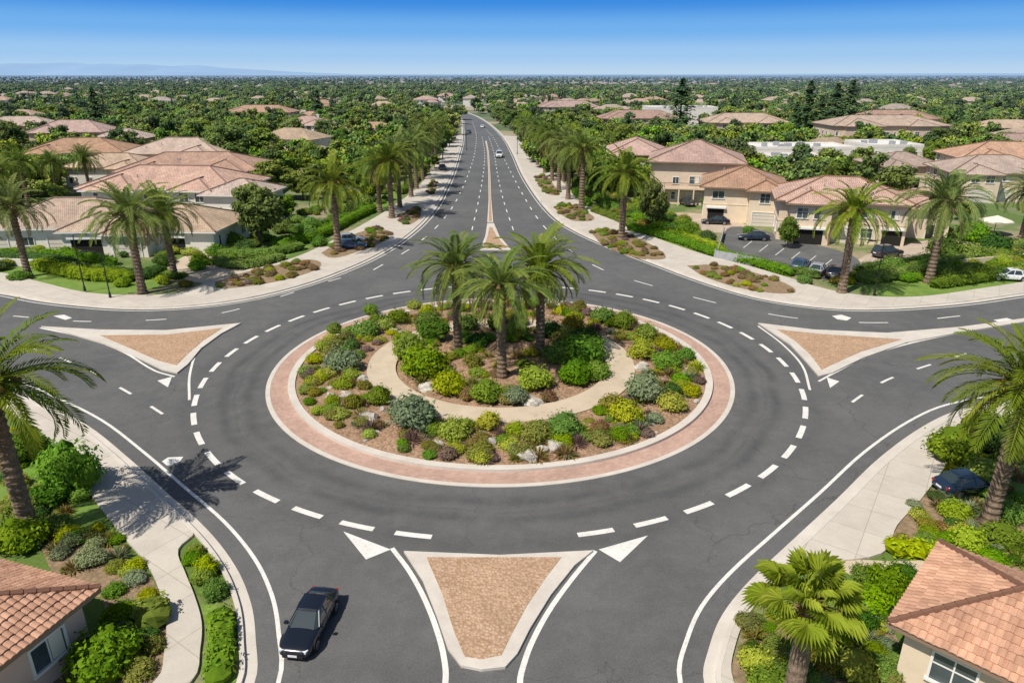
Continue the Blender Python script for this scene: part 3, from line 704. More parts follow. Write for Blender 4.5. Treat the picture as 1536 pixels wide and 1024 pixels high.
for a in [(88,755,100,'g',1.3),(30,700,70,'d',1.3),(15,838,80,'g',1.),(60,770,60,'d',1.),(95,818,44,'y',.8),(128,855,50,'s',.8),(70,805,50,'g',.8),(20,790,60,'g',1.),(195,882,40,'s',.8),(165,900,40,'g',.7),
 (170,945,60,'g',.8),(188,868,30,'y',.8),(215,905,36,'y',.8),(135,1035,120,'g',1.),(200,1030,60,'o',.8),(225,985,40,'o',.8),(285,850,34,'g',1.),(304,870,44,'y',1.),(290,838,26,'y',1.2),(318,905,46,'g',1.),(300,880,40,'g',1.),(160,975,50,'d',.8),
 (1445,705,84,'g',1.1),(1500,690,90,'d',1.2),(1490,740,70,'g',1.2),(1386,785,34,'y',.9),(1440,785,50,'y',.9),(1398,800,34,'o',.8),(1462,835,60,'y',.9),(1515,825,60,'g',.9),(1525,790,50,'g',.9),(1500,860,50,'g',.8),(1375,765,26,'s',.8),(1420,800,30,'r',.8),
 (1303,880,44,'g',1.),(1340,905,70,'g',1.1),(1318,935,70,'g',1.),(1362,880,44,'d',1.),(1262,975,64,'g',1.),(1300,955,60,'d',1.),(1292,1035,70,'y',1.),(1330,1030,60,'g',1.),(1145,1020,66,'y',.8),(1120,945,34,'y',.9),(1170,990,50,'g',.8),(1250,1020,60,'o',.8),(1350,1000,44,'g',.8),
 (1125,990,30,'o',.7),(1160,1050,70,'g',.8),(1225,945,50,'g',.8),
 (310,372,46,'g',1.2),(345,372,36,'g',1.),(365,380,30,'d',1.),(295,398,30,'g',1.),(180,432,24,'g',1.),(240,428,26,'y',1.),(460,362,34,'g',1.),(420,352,40,'g',1.),(478,372,28,'g',1.),(275,432,24,'o',.8),
 (1030,360,36,'g',1.2),(1072,318,36,'g',1.3),(1142,335,22,'g',1.3),(1190,352,36,'g',1.3),(1240,350,30,'d',1.),(1430,392,60,'d',1.2),(1465,396,50,'g',1.),(1500,388,50,'d',1.2),(1345,412,40,'g',1.),(1470,365,50,'g',1.1),(1420,356,30,'g',1.),(960,318,24,'g',1.),(1210,428,26,'g',1.),
 (905,306,24,'g',1.),(1000,300,26,'d',1.2),(520,330,30,'d',1.),(545,310,30,'g',1.),(1125,352,20,'g',1.)]:
    shrub(*a)
for P in BEDS:
    ar=abs(sum(P[i][0]*P[(i+1)%len(P)][1]-P[(i+1)%len(P)][0]*P[i][1] for i in range(len(P))))/2
    for i in range(int(ar*.5)):
        x,y=pick(P); k=random.choice('rrpygorog'); s=U(.35,.8)
        obj('shrub',SH[k][random.randrange(2)],(x,y,.12),U(0,6),(s,s,s*.75))
GZ=[[(0,372),(0,420),(130,430),(250,425),(330,395),(440,372),(560,318),(600,285),(560,262),(430,330),(300,372)],
    [(870,285),(930,330),(1060,378),(1080,360),(1000,320),(930,290)],
    [(1250,425),(1536,420),(1536,380),(1400,395),(1290,405)],
    [(0,640),(50,650),(150,770),(235,890),(240,1024),(160,1024),(160,880),(0,840)],
    [(1330,830),(1420,700),(1536,630),(1536,860)],[(1115,1024),(1120,940),(1210,870),(1290,880),(1340,930),(1345,1024)]]
for zi,zp in enumerate(GZ):
    P=GP(zp); near=zi>2
    for i in range(80 if near else 125):
        x,y=pick(P); k=random.choice('ggdyogs' if near else 'gggdgyo'); s=U(.3,.75) if near else U(.7,1.5)
        if near and R()<.35: obj('grass_tuft',TUFT[random.choice('osyr')],(x,y,0.03),U(0,6),s)
        else: obj('shrub',SH[k][random.randrange(2)],(x,y,0.03),U(0,6),(s,s*U(.9,1.2),s*U(.7,1.)))
def tree(px,py,top,wpx=None,i=None):
    p=G(px,py); h=HT(py,top); i=random.randrange(3) if i is None else i; s=h/(8.6,8.1,9.2)[i]
    sx=s
    if wpx: sx=(wpx/PPM(py)/2)/(3.7,4.1,3.4)[i]
    obj('broadleaf_tree',TREES[i],(p.x,p.y,0),U(0,6.28),(sx,sx,s)); EXC.append((p.x,p.y,4))
for a in [(390,368,258,104,0),(415,300,225,80),(560,302,256,48),(350,258,172,92),(400,250,178,78),(470,262,207,50),(978,342,260,60,1),(1074,325,290,32),(310,372,332,50),(540,282,235,50),(455,300,260,44),
 (590,262,205,48),(615,245,188,52),(570,245,192,48),(640,228,176,42),(545,232,188,48),(520,225,185,46),(880,262,205,46),(905,250,190,50),(860,240,180,44),(930,235,180,50),(840,222,170,46),(985,225,200,36),(1075,320,285,30),
 (20,240,175,60),(330,225,184,58),(430,330,285,50),(1180,372,320,40),(1420,300,270,40),(1395,260,200,46),(1440,330,296,36),(495,258,215,40),(250,292,262,30),(1355,262,215,34),(1000,272,240,26),
 (660,205,160,36),(630,212,160,40),(600,222,168,44),(690,180,152,30),(675,190,156,30),(790,212,162,40),(820,212,162,42),(770,196,158,32),(850,205,160,40),(750,186,154,30),
 (300,215,172,56),(380,222,170,60),(440,215,172,50),(270,235,200,44),(490,212,172,44),(230,200,160,44),(1120,205,172,40),(1180,225,180,40),(1440,215,170,46),(1500,235,190,46),(1405,225,185,40),(1060,215,178,36)]:
    tree(*a)
for px,py,top in [(1018,205,113),(1205,212,126),(1246,205,121),(1268,200,116),(150,200,135),(480,190,138),(1225,208,140),(1190,206,150)]:
    p=G(px,py); h=HT(py,top); obj('conifer_tree',CON[random.randrange(2)],(p.x,p.y,0),U(0,6),(h/10.5*1.5,h/10.5*1.5,h/10.5)); 
# ---------------------------------------------------------------- buildings
def hip(w,d,z,pitch,o):
    W,D=w/2+o,d/2+o; sw=False
    if D>W: sw=True
    a,b=(D,W) if sw else (W,D)
    h=b*math.tan(pitch); rl=a-b; e=[(-a,-b,z),(a,-b,z),(a,b,z),(-a,b,z)]; r0=(-rl,0,z+h); r1=(rl,0,z+h)
    faces=[(e[0],e[1],r1,r0),(e[2],e[3],r0,r1),(e[1],e[2],r1),(e[3],e[0],r0)]
    ridges=[(r0,r1),(e[0],r0),(e[3],r0),(e[1],r1),(e[2],r1)]
    if sw:
        rt=lambda p:(-p[1],p[0],p[2]); faces=[tuple(rt(p) for p in f) for f in faces]; ridges=[tuple(rt(p) for p in f) for f in ridges]
    return faces,ridges
def face_uv(f):
    a=Vector(f[0]);b=Vector(f[1]);u=(b-a).normalized();n=(b-a).cross(Vector(f[2])-a).normalized();v=n.cross(u)
    return [((Vector(p)-a).dot(u)+50,(Vector(p)-a).dot(v)) for p in f]
def barrel_roof(faces):
    bmA=bmesh.new(); uvl=bmA.loops.layers.uv.new('UVMap')
    for f in faces:
        a=Vector(f[0]);b=Vector(f[1]);u=(b-a).normalized();n=(b-a).cross(Vector(f[2])-a).normalized();v=n.cross(u)
        L=(b-a).length; Hh=max((Vector(p)-a).dot(v) for p in f); tw=.28;rh=.38;ns=5
        bm=bmesh.new(); ul=bm.loops.layers.uv.new('UVMap')
        nu=int(L/tw*ns)+2; nv=int(Hh/rh)+2
        for r in range(nv):
            lo=[];hi=[]
            for i in range(nu):
                x=i*tw/ns; ph=(x/tw)%1; pr=.06*math.sin(math.pi*ph)**.8
                j=.012*noise.noise(Vector((int(x/tw)*3.1,r*2.7,0)))*2
                lo.append((x,r*rh-.03+j,pr+.075+j)); hi.append((x,(r+1)*rh,pr+.02+j))
            mk=lambda q: bm.verts.new(a+u*q[0]+v*q[1]+n*q[2])
            A=[mk(q) for q in lo];B=[mk(q) for q in hi]
            under=[bm.verts.new(a+u*q[0]+v*(q[1]+.001)+n*(q[2]-.06)) for q in lo]
            for i in range(nu-1):
                for quad,co in (((A[i],A[i+1],B[i+1],B[i]),((lo[i][0],r*rh+.02),(lo[i+1][0],r*rh+.02),(hi[i+1][0],(r+1)*rh-.02),(hi[i][0],(r+1)*rh-.02))),
                                ((under[i],under[i+1],A[i+1],A[i]),((lo[i][0],r*rh+.02),(lo[i+1][0],r*rh+.02),(lo[i+1][0],r*rh+.05),(lo[i][0],r*rh+.05)))):
                    fc=bm.faces.new(quad)
                    for l,c in zip(fc.loops,co): l[ul].uv=(c[0]+50,c[1])
        cen=sum((Vector(p) for p in f),Vector())/len(f)
        for i in range(len(f)):
            p=Vector(f[i]);q=Vector(f[(i+1)%len(f)]); e=(q-p).normalized(); on=e.cross(n)
            if (cen-p).dot(on)>0: on=-on
            if i==0: p=p+on*.06
            bmesh.ops.bisect_plane(bm,geom=bm.verts[:]+bm.edges[:]+bm.faces[:],plane_co=p,plane_no=on,clear_outer=True)
        tmp=bpy.data.meshes.new('t'); bm.to_mesh(tmp); bm.free(); bmA.from_mesh(tmp); bpy.data.meshes.remove(tmp)
    me=bpy.data.meshes.new('barrel_roof'); bmA.to_mesh(me); bmA.free(); me.materials.append(M['rooffine']); return me
def house(name,x,y,w,d,rot=0,h=3.2,wall='stucco',roof='roof',pitch=22,o=.7,wins=True,garage=None,fine=False,flat=False,balcony=False,chim=False,exc=True,wstep=3.2,door=True,wing=None,extra_w=()):
    e=bpy.data.objects.new(name,None); scene.collection.objects.link(e); e.location=(x,y,0); e.rotation_euler=(0,0,rot)
    if exc: EXC.append((x,y,max(w,d)*.5+2))
    if wing is None: wing=(not flat and not fine and w>=12)
    wings=[]
    if wing:
        k_=.32 if w>17 else .38
        wings.append((random.choice((-1,1))*w*.26,w*k_,2.4))
        if w>25: wings.append((-wings[0][0],w*.24,1.4))
    mb=MB(); mb.box((0,0,h/2),(w,d,h))
    if flat:
        for sx,sy,lx,ly in ((0,-d/2+.1,w+.06,.26),(0,d/2-.1,w+.06,.26),(-w/2+.1,0,.26,d-.34),(w/2-.1,0,.26,d-.34)): mb.box((sx,sy,h+.35),(lx,ly,.7))
    for wx,ww_,wp in wings: mb.box((wx,-d/2-wp/2,(h-.05)/2),(ww_,wp,h-.05))
    if h>5: mb.box((0,0,3.05),(w+.12,d+.12,.16))
    obj('walls',mb.mesh('walls',[wall]),parent=e)
    if flat:
        mb=MB(); mb.poly([(-w/2,-d/2,h+.02),(w/2,-d/2,h+.02),(w/2,d/2,h+.02),(-w/2,d/2,h+.02)])
        obj('roof',mb.mesh('roof',['flat']),parent=e)
        mb=MB()
        for i in range(int(w/4)+1): mb.box((U(-w/2+1.5,w/2-1.5),U(-d/2+1.5,d/2-1.5),h+.55),(U(1,2.2),U(1,1.8),1.1))
        obj('roof_equipment',mb.mesh('eq',['grey']),parent=e)
    else:
        faces,ridges=hip(w,d,h,math.radians(pitch),o)
        for wx,ww_,wp in wings:
            dep=wp+d*.5; f2,r2=hip(ww_,dep,h-.06,math.radians(pitch+1),o*.95); cy_=-d/2-wp+dep/2
            sh_=lambda p:(p[0]+wx,p[1]+cy_,p[2])
            faces+= [tuple(sh_(p) for p in f) for f in f2]
            ridges+=[tuple(sh_(p) for p in q) for q in r2 if max(q[0][1],q[1][1])<dep*.45]
        if fine:
            obj('roof',barrel_roof(faces),parent=e)
        else:
            mb=MB()
            for f in faces: mb.poly([(p[0],p[1],p[2]+.03) for p in f],0,face_uv(f))
            obj('roof',mb.mesh('roof',[roof],uv=True),parent=e)
        mb=MB()
        for a,b in ridges:
            a=Vector(a)+Vector((0,0,.08));b=Vector(b)+Vector((0,0,.08))
            if (b-a).length<.1: continue
            L=(b-a).length; n=max(1,int(L/.45)) if fine else 1
            for i in range(n):
                mb.tube([a.lerp(b,i/n),a.lerp(b,(i+1)/n)],[.15,.12] if fine else .12,7,0)
        obj('ridge_tiles',mb.mesh('ridge',['rooffine' if fine else roof],uv=True),parent=e)
        mb=MB()
        def eave(cx_,cy_,W,D,hh):
            for a,b in (((-W,-D),(W,-D)),((W,-D),(W,D)),((W,D),(-W,D)),((-W,D),(-W,-D))):
                mb.poly([(a[0]+cx_,a[1]+cy_,hh-.2),(b[0]+cx_,b[1]+cy_,hh-.2),(b[0]+cx_,b[1]+cy_,hh+.02),(a[0]+cx_,a[1]+cy_,hh+.02)])
            mb.poly([(cx_-W,cy_-D,hh-.2),(cx_-W,cy_+D,hh-.2),(cx_+W,cy_+D,hh-.2),(cx_+W,cy_-D,hh-.2)])
        eave(0,0,w/2+o,d/2+o,h)
        for wx,ww_,wp in wings:
            dep=wp+d*.5; eave(wx,-d/2-wp+dep/2,ww_/2+o*.95,dep/2+o*.95,h-.06)
        obj('eaves',mb.mesh('eaves',['fascia' if not name.startswith('white') else 'trim']),parent=e)
        mb=MB()
        for i in range(3):
            f=faces[i%2]; q=Vector(f[0]).lerp(Vector(f[2]),U(.35,.6)); mb.tube([q-Vector((0,0,.1)),q+Vector((0,0,.55))],.09,7)
        obj('roof_vents',mb.mesh('vents',['grey']),parent=e)
    if chim:
        mb=MB(); mb.box((w*.2,d*.1,h+1.6),(1,1,3.)); mb.box((w*.2,d*.1,h+3.2),(1.2,1.2,.25)); obj('chimney',mb.mesh('chim',[wall]),parent=e)
    mb=MB()
    def opening(sx,u,z,ww,hh,kind,extra=0):
        ang=(0,math.pi/2,math.pi,-math.pi/2)[sx]; dist=(d/2,w/2,d/2,w/2)[sx]+extra
        co,si=math.cos(ang),math.sin(ang)
        def bx(uu,dd,zz,l,t,hgt,m):
            px_,py_=uu,-(dist+dd); mb.box((px_*co-py_*si,px_*si+py_*co,zz),(l,t,hgt),m,ang)
        mi={'w':1,'g':3,'o':2,'d':2}[kind]  # open garages get a dark panel painted as the shaded recess
        bx(u,.012,z+hh/2,ww,.024,hh,mi)
        if kind!='o':
            for q in (-1,1): bx(u+q*(ww/2+.05),.05,z+hh/2,.1,.1,hh+.2,0)
            bx(u,.05,z+hh+.05,ww,.1,.1,0)
        if kind=='w':
            bx(u,.07,z-.06,ww+.3,.14,.12,0); bx(u,.035,z+hh/2,.06,.046,hh,0)
            if hh>1.2: bx(u,.033,z+hh*.62,ww,.04,.05,0)
            if R()<.3: bx(u+ww*.25,.03,z+hh/2,ww*.4,.012,hh*.95,4)
        if kind=='g':
            for q in range(1,4): bx(u,.028,z+hh*q/4,ww,.012,.03,2)
        if kind=='o': bx(u,.25,z+hh+.15,ww+.6,.5,.3,0)
    nf=max(1,int((h+.4)/3))
    for q in extra_w: opening(*q)
    if wins:
        for sx in range(4):
            ln=w if sx%2==0 else d; n=max(1,int((ln-1)/wstep))
            for fl in range(nf):
                for i in range(n):
                    u=-ln/2+(i+.5)*ln/n+U(-.2,.2)
                    if sx==0 and any(abs(u-wx)<ww_/2+.9 for wx,ww_,wp in wings): continue
                    if fl==0 and garage and sx in garage and i%2==0:
                        opening(sx,u,.05,min(2.7,ln/n*.8),2.3,'g' if R()<.45 else 'o'); continue
                    if fl==0 and sx==0 and door and i==n//2: opening(sx,u,.05,1.1,2.15,'d'); continue
                    if R()<.12: continue
                    ww=random.choice((1.1,1.5,1.9)); hh=random.choice((1.2,1.4)); opening(sx,u,fl*3.05+1.0,ww,hh,'w')
        for wx,ww_,wp in wings:
            for fl in range(nf):
                if fl==0 and garage: opening(0,wx,.05,min(4.2,ww_*.7),2.3,'g' if R()<.5 else 'o',wp); continue
                k_=1 if ww_<5 else 2
                for i in range(k_): opening(0,wx+(i-(k_-1)/2)*ww_*.42,fl*3.05+.9,1.5,1.5,'w',wp)
    obj('windows',mb.mesh('openings',['trim','glass','dark','garage','canvas']),parent=e)
    if balcony:
        mb=MB()
        mb.box((0,-d/2-.8,3.25),(w*.7,1.6,.22),0)
        for i in range(5): mb.box((-w*.33+i*w*.66/4,-d/2-1.45,1.57),(.25,.25,3.14),0)
        mb.box((0,-d/2-1.52,4.35),(w*.7,.06,.07),1)
        for i in range(int(w*.7/.16)): mb.box((-w*.35+.08+i*.16,-d/2-1.52,3.84),(.03,.03,.95),1)
        obj('balcony',mb.mesh('balcony',[wall,'metal']),parent=e)
    return e
random.seed(9)
r=math.radians
def corner_house(cx_,cy_,w,d,rot,corner,**k):
    lx,ly=corner; o=k.get('o',.6); px_,py_=lx*(w/2+o),ly*(d/2+o); c,s=math.cos(rot),math.sin(rot)
    return house('tile_roof_house',cx_-(px_*c-py_*s),cy_-(px_*s+py_*c),w,d,rot,**k)
corner_house(-18.0,25.0,9,12,r(-18),(1,1),h=3.0,wall='stuccop',pitch=21,o=.6,fine=True,wstep=3.6)
corner_house(15.4,22.9,14,6.2,r(-44),(-1,-1),h=3.0,wall='stucco',pitch=24,o=.6,fine=True,wins=False,extra_w=((0,-5.1,.95,1.5,1.35,'w'),(0,-2.2,.95,1.5,1.35,'w'),(0,2.,.05,1.1,2.1,'d'),(3,.6,1.,1.5,1.2,'w'),(2,0,1.,1.5,1.2,'w'),(1,0,1.,1.5,1.2,'w')))
# left
house('white_house',-66,107,20,14,r(4),3.5,'stuccow','rooftan',22,garage=(0,))
house('white_house',-49.5,105,15,12,r(-3),3.3,'stuccow','rooftan',22,garage=(0,))
house('white_house',-60,128,27,14,r(-5),5.9,'stuccow','roof',21)
house('white_house',-46,122,10,9,r(-5),5.4,'stuccow','rooftan',21)
house('stucco_house',-67,154,28,15,r(5),5.6,'stuccow','roof',20)
house('stucco_house',-84,186,24,16,r(0),5.8,'stucco','rooftan',20); house('stucco_house',-112,190,24,15,r(8),5.6,'stucco','roof',20,chim=True)
house('stucco_house',-92,168,18,12,r(0),4.5,'stuccow','rooftan',20)
house('pink_house',-150,252,24,14,r(3),6.,'stuccop','roof',24,chim=True); house('pink_house',-128,242,16,12,r(3),4.6,'stuccop','rooftan',22)
house('white_house',-80,290,17,12,r(-6),6,'stuccow','roof',22,garage=(0,),chim=True)
house('stucco_house',-130,385,34,16,r(0),6,'stuccop','roof',20); house('stucco_house',-98,370,22,14,r(0),4,'stucco','roof',20); house('stucco_house',-200,300,26,14,r(10),5,'stucco','rooftan')
# right row
house('apartment_building',51.5,112,18,13,r(-16),6.2,'stucco','roof',21,garage=(0,),o=.9)
house('apartment_building',41.5,128,13,14,r(-16),6.0,'stucco','roof',21,garage=(0,),o=.9)
house('apartment_building',37.5,147,17,16,r(-14),8.2,'stucco','roof',21,garage=(0,),balcony=True,o=1.,wing=False)
house('apartment_building',30.5,178,13,20,r(-8),6.6,'stucco','roof',22,o=.9)
house('apartment_building',64,114,10,10,r(-16),4.6,'stucco','roof',20,garage=(0,),o=.8)
house('flat_roof_building',78,200,26,14,r(0),5.4,'stuccow',flat=True); house('flat_roof_building',100,196,14,16,r(0),6.4,'stuccow',flat=True); house('flat_roof_building',72,186,14,10,r(0),4.2,'stuccow',flat=True)
house('stucco_house',132,264,40,18,r(0),7.4,'stucco','rooftan',17); house('stucco_house',100,150,20,14,r(-10),5.6,'stucco','rooftan',20,garage=(0,)); house('stucco_house',90,168,14,12,r(0),4.8,'stucco','rooftan',20)
house('stucco_house',118,172,26,16,r(-10),6,'stucco','roof',20); house('stucco_house',94,300,32,16,r(0),6.2,'stucco','rooftan',20); house('stucco_house',56,328,34,15,r(0),6.2,'stucco','roof',20)
house('flat_roof_building',84,372,34,18,r(0),8.5,'stuccow',flat=True); house('stucco_house',34,450,36,16,r(0),6,'stucco','roof',20); house('stucco_house',170,330,34,16,r(0),6,'stucco','roof',20)
house('stucco_house',150,215,24,14,r(5),5,'stucco','roof',20)
# ---------------------------------------------------------------- vehicles
def car_mesh(paint,suv=False):
    bz=.14 if suv else 0; mb=MB()
    st=[(2.36,.34,.56,.60),(2.30,.28,.68,.74),(2.05,.24,.76,.86),(1.5,.22,.84,.91),(.85,.22,.93,.925),(0,.22,.95,.93),(-1.,.22,.96,.93),(-1.6,.22,.98,.92),(-2.1,.26,.96,.87),(-2.3,.32,.88,.76),(-2.36,.4,.6,.66)]
    rows=[]
    for x,zb,zt,w in st:
        zt+=bz; zm=zb+(zt-zb)*.5
        half=[(w*.82,zb),(w*.97,zb+.08),(w,zm),(w*.98,zt-.12),(w*.90,zt-.02),(w*.5,zt+.02)]
        rows.append([(x,y,z) for y,z in half]+[(x,-y,z) for y,z in reversed(half)])
    b=len(mb.v); n=len(rows[0])
    for rw in rows: mb.v.extend(rw)
    for i in range(len(rows)-1):
        for k in range(n):
            a=b+i*n+k; c=b+i*n+(k+1)%n; mb.f.append((a,c,c+n,a+n)); mb.m.append(0); mb.uv.extend([(0,0)]*4)
    mb.f.append(tuple(b+k for k in range(n))); mb.m.append(0); mb.uv.extend([(0,0)]*n)
    mb.f.append(tuple(b+(len(rows)-1)*n+k for k in reversed(range(n)))); mb.m.append(0); mb.uv.extend([(0,0)]*n)
    body=mb.mesh('body',[paint],smooth=True)
    g=MB(); zb=.90+bz; zt=1.40+bz*2.2; rb=-1.85 if not suv else -2.2; rt=-1.15 if not suv else -1.85
    B=[(1.0,.62,zb),(.75,.84,zb),(-.2,.87,zb),(-1.2,.86,zb),(rb,.70,zb+.04)]
    T=[(.22,.50,zt-.03),(.08,.60,zt-.02),(-.3,.64,zt),(rt+.15,.62,zt-.02),(rt,.52,zt-.05)]
    for s in (1,-1):
        for i in range(4):
            q=[(B[i][0],s*B[i][1],B[i][2]),(B[i+1][0],s*B[i+1][1],B[i+1][2]),(T[i+1][0],s*T[i+1][1],T[i+1][2]),(T[i][0],s*T[i][1],T[i][2])]
            g.poly(q if s>0 else q[::-1],0)
    g.poly([(B[0][0],B[0][1],zb),(T[0][0],T[0][1],T[0][2]),(T[0][0],-T[0][1],T[0][2]),(B[0][0],-B[0][1],zb)],0)
    g.poly([(B[4][0],-B[4][1],B[4][2]),(T[4][0],-T[4][1],T[4][2]),(T[4][0],T[4][1],T[4][2]),(B[4][0],B[4][1],B[4][2])],0)
    glass=g.mesh('glass',['cglass'])
    d=MB()
    xs=[.24,.1,-.3,rt*.6,rt+.12,rt-.03]; hw=[.52,.61,.65,.65,.63,.54]
    for i in range(5):
        for j in range(6):
            def P(ii,jj): 
                t=-1+2*jj/6; e=.035 if 0<ii<5 else 0; return (xs[ii],hw[ii]*t,zt+.012+e-(.05*t*t)-(.03 if ii in(0,5) else 0))
            d.poly([P(i,j),P(i+1,j),P(i+1,j+1),P(i,j+1)],0)
    for s in (1,-1):
        for i in (1,2,3,4):
            w_=.035 if i in(1,2) else .06
            a_=B[i];t_=T[i]
            d.tube([(a_[0],s*a_[1],a_[2]),(t_[0],s*t_[1],t_[2]+.01)],w_,5,0)
        d.tube([(T[i][0],s*T[i][1],T[i][2]+.01) for i in range(5)],.03,5,0)
        d.box((.72,s*.98,zb+.08),(.16,.2,.13),0)
        d.box((2.17,s*.56,.62+bz),(.22,.36,.13),2,s*-.35)
        d.box((-2.24,s*.60,.76+bz),(.16,.34,.14),3,s*.25)
        d.box((-.2,s*.935,.70+bz),(.2,.02,.03),4); d.box((-1.1,s*.93,.72+bz),(.2,.02,.03),4)
        d.box((.35,s*.932,.6+bz),(.012,.012,.55),5); d.box((-.62,s*.935,.6+bz),(.012,.012,.55),5)
    d.box((2.34,0,.52+bz),(.06,.72,.18),5); d.box((2.365,0,.34),(.04,1.1,.12),5); d.box((2.385,0,.42+bz*.5),(.02,.48,.12),2)
    d.box((-2.375,0,.62+bz),(.02,.5,.13),2)
    det=d.mesh('details',[paint,'tyre','lamp','tail','rim','dark'])
    w=MB()
    for x in (1.42,-1.38):
        for s in (1,-1):
            w.tube([(x,s*.60,.36),(x,s*.94,.36)],.40,20,2)
            w.tube([(x,s*.70,.335),(x,s*.955,.335)],.335,24,0); w.tube([(x,s*.9,.335),(x,s*.962,.335)],.23,18,1)
            for k in range(5):
                a=k*1.2566; w.box((x+.11*math.cos(a),s*.966,.335+.11*math.sin(a)),(.05,.01,.05),2)
    wh=w.mesh('wheels',['tyre','rim','dark'])
    return body,glass,det,wh
CARS={}
def car(x,y,ang,paint,suv=False,name='car',sc=1.):
    k=(paint,suv)
    if k not in CARS: CARS[k]=car_mesh('car_'+paint,suv)
    e=bpy.data.objects.new(name,None); scene.collection.objects.link(e); e.location=(x,y,.02); e.rotation_euler=(0,0,ang); e.scale=(sc,sc,sc)
    for nm,me in zip(('body','window_glass','body_details','wheels'),CARS[k]):
        o=obj(nm,me,parent=e)
        if nm=='body': md=o.modifiers.new('s','SUBSURF'); md.levels=2; md.render_levels=2
def carpx(px,py,ang,paint,suv=False,name='parked_car',sc=1.):
    p=G(px,py); car(p.x,p.y,r(ang),paint,suv,name,sc)
car(-9.3,25.8,r(-97),'black',name='black_car',sc=.86)
carpx(749,236,-91,'white',True,'white_car',sc=1.15)
carpx(527,373,8,'blue'); carpx(525,364,8,'silver')
carpx(664,255,-80,'char'); 
carpx(1073,336,170,'black'); carpx(1130,360,175,'navy'); carpx(1200,403,55,'blue'); carpx(1226,410,55,'silver'); carpx(1252,414,58,'char')
carpx(1512,420,165,'white'); carpx(1450,735,10,'navy',sc=.88); carpx(1030,308,100,'char'); carpx(486,232,20,'white'); carpx(1330,385,20,'char',True)
carpx(724,192,86,'white',False,'distant_car'); carpx(703,200,-93,'char',False,'distant_car')
# ---------------------------------------------------------------- furniture
def lamp(px,py,h,arm=1):
    p=G(px,py); mb=MB(); mb.tube([(0,0,0),(0,0,.6)],[.16,.12],10); mb.tube([(0,0,.6),(0,0,h)],[.075,.05],8)
    mb.tube([(0,0,h),(arm*.5,-.2,h+.25),(arm*1.4,-.5,h+.3)],.04,6); mb.box((arm*1.6,-.55,h+.28),(.7,.28,.12)); obj('street_lamp',mb.mesh('lamp',['metal']),(p.x,p.y,.14))
lamp(128,438,6.6); lamp(166,448,5.2,-1); lamp(1311,444,6.2,-1); lamp(700,226,8); lamp(776,232,8,-1)
def sign(px,py,ang):
    p=G(px,py); mb=MB(); mb.tube([(0,0,0),(0,0,2.3)],.035,6,0); mb.tube([(0,-.03,2.2),(0,-.05,2.2)],.36,8,1); obj('traffic_sign',mb.mesh('sign',['grey','trim']),(p.x,p.y,.14),ang)
sign(812,322,0); sign(650,330,.2)
p=G(1490,352); mb=MB(); mb.tube([(0,0,0),(0,0,2.9)],.05,6,1)
for k in range(8):
    a=k*math.pi/4;b=a+math.pi/4; q=lambda t,rr,z:(rr*math.cos(t),rr*math.sin(t),z)
    mb.poly([q(a,2.4,2.3),q(b,2.4,2.3),(0,0,3.1)]); mb.poly([q(a,2.4,2.3),q(b,2.4,2.3),q(b,2.4,2.1),q(a,2.4,2.1)])
obj('patio_umbrella',mb.mesh('umbrella',['canvas','metal']),(p.x,p.y,0))
def wall(px,h,t,m,name):
    P=GP(px); mb=MB()
    for i in range(len(P)-1):
        a,b=P[i],P[i+1]; c=(a+b)/2; ang=math.atan2(b.y-a.y,b.x-a.x); mb.box((c.x,c.y,h/2),((b-a).length-t,t,h),0,ang)
        mb.box((a.x,a.y,(h+.15)/2),(t*1.6,t*1.6,h+.15),0,ang)
    obj(name,mb.mesh(name,[m]))
wall([(1072,388),(1105,394),(1140,401)],1.2,.12,'grey','fence'); wall([(1085,352),(1075,388)],1.1,.12,'grey','fence')
wall([(0,398),(110,402),(118,412)],1.,.2,'stuccow','garden_wall'); wall([(1400,405),(1536,392)],1.1,.2,'stucco','garden_wall'); wall([(435,246),(510,248),(556,238)],1.2,.2,'stuccow','garden_wall')
# ---------------------------------------------------------------- distance
def instancer(name,pts,me):
    mb=MB()
    for x,y,s,ph in pts:
        c,si=math.cos(ph)*s/2,math.sin(ph)*s/2
        mb.poly([(x-c+si,y-si-c,0),(x+c+si,y+si-c,0),(x+c-si,y+si+c,0),(x-c-si,y-si+c,0)])
    m=bpy.data.meshes.new(name); m.from_pydata(mb.v,[],mb.f)
    p=obj(name,m); p.instance_type='FACES'; p.use_instance_faces_scale=True; p.instance_faces_scale=1.; p.show_instancer_for_render=False; p.show_instancer_for_viewport=False
    obj('unit',me,parent=p)
def far_house(seed,roof,wallm):
    random.seed(seed); mb=MB()
    def blk(cx_,cy_,w,d,h):
        mb.box((cx_,cy_,h/2),(w,d,h),1)
        fs,_=hip(w,d,h,r(22),.6)
        for f in fs: mb.poly([(p[0]+cx_,p[1]+cy_,p[2]+.05) for p in f],0,face_uv(f))
        mb.poly([(cx_-w/2-.6,cy_-d/2-.6,h-.02),(cx_-w/2-.6,cy_+d/2+.6,h-.02),(cx_+w/2+.6,cy_+d/2+.6,h-.02),(cx_+w/2+.6,cy_-d/2-.6,h-.02)],1)
        for i in range(int(w/3)):
            mb.box((cx_-w/2+1.5+i*3,cy_-d/2-.02,h-1.4),(1.4,.06,1.2),2)
    blk(0,0,16,11,U(3.2,5.6)); blk(U(-7,7),-5,9,8,3.1)
    if seed%2: blk(U(4,8),4,8,12,3.6)
    return mb.mesh('house_unit',[roof,wallm,'glass'],uv=True)
FH=[far_house(1,'roof','stucco'),far_house(2,'rooftan','stuccow'),far_house(3,'roof','stuccop'),far_house(4,'rooftan','stucco'),far_house(5,'roof','stuccow')]
rl=resample(NW+NE,10)
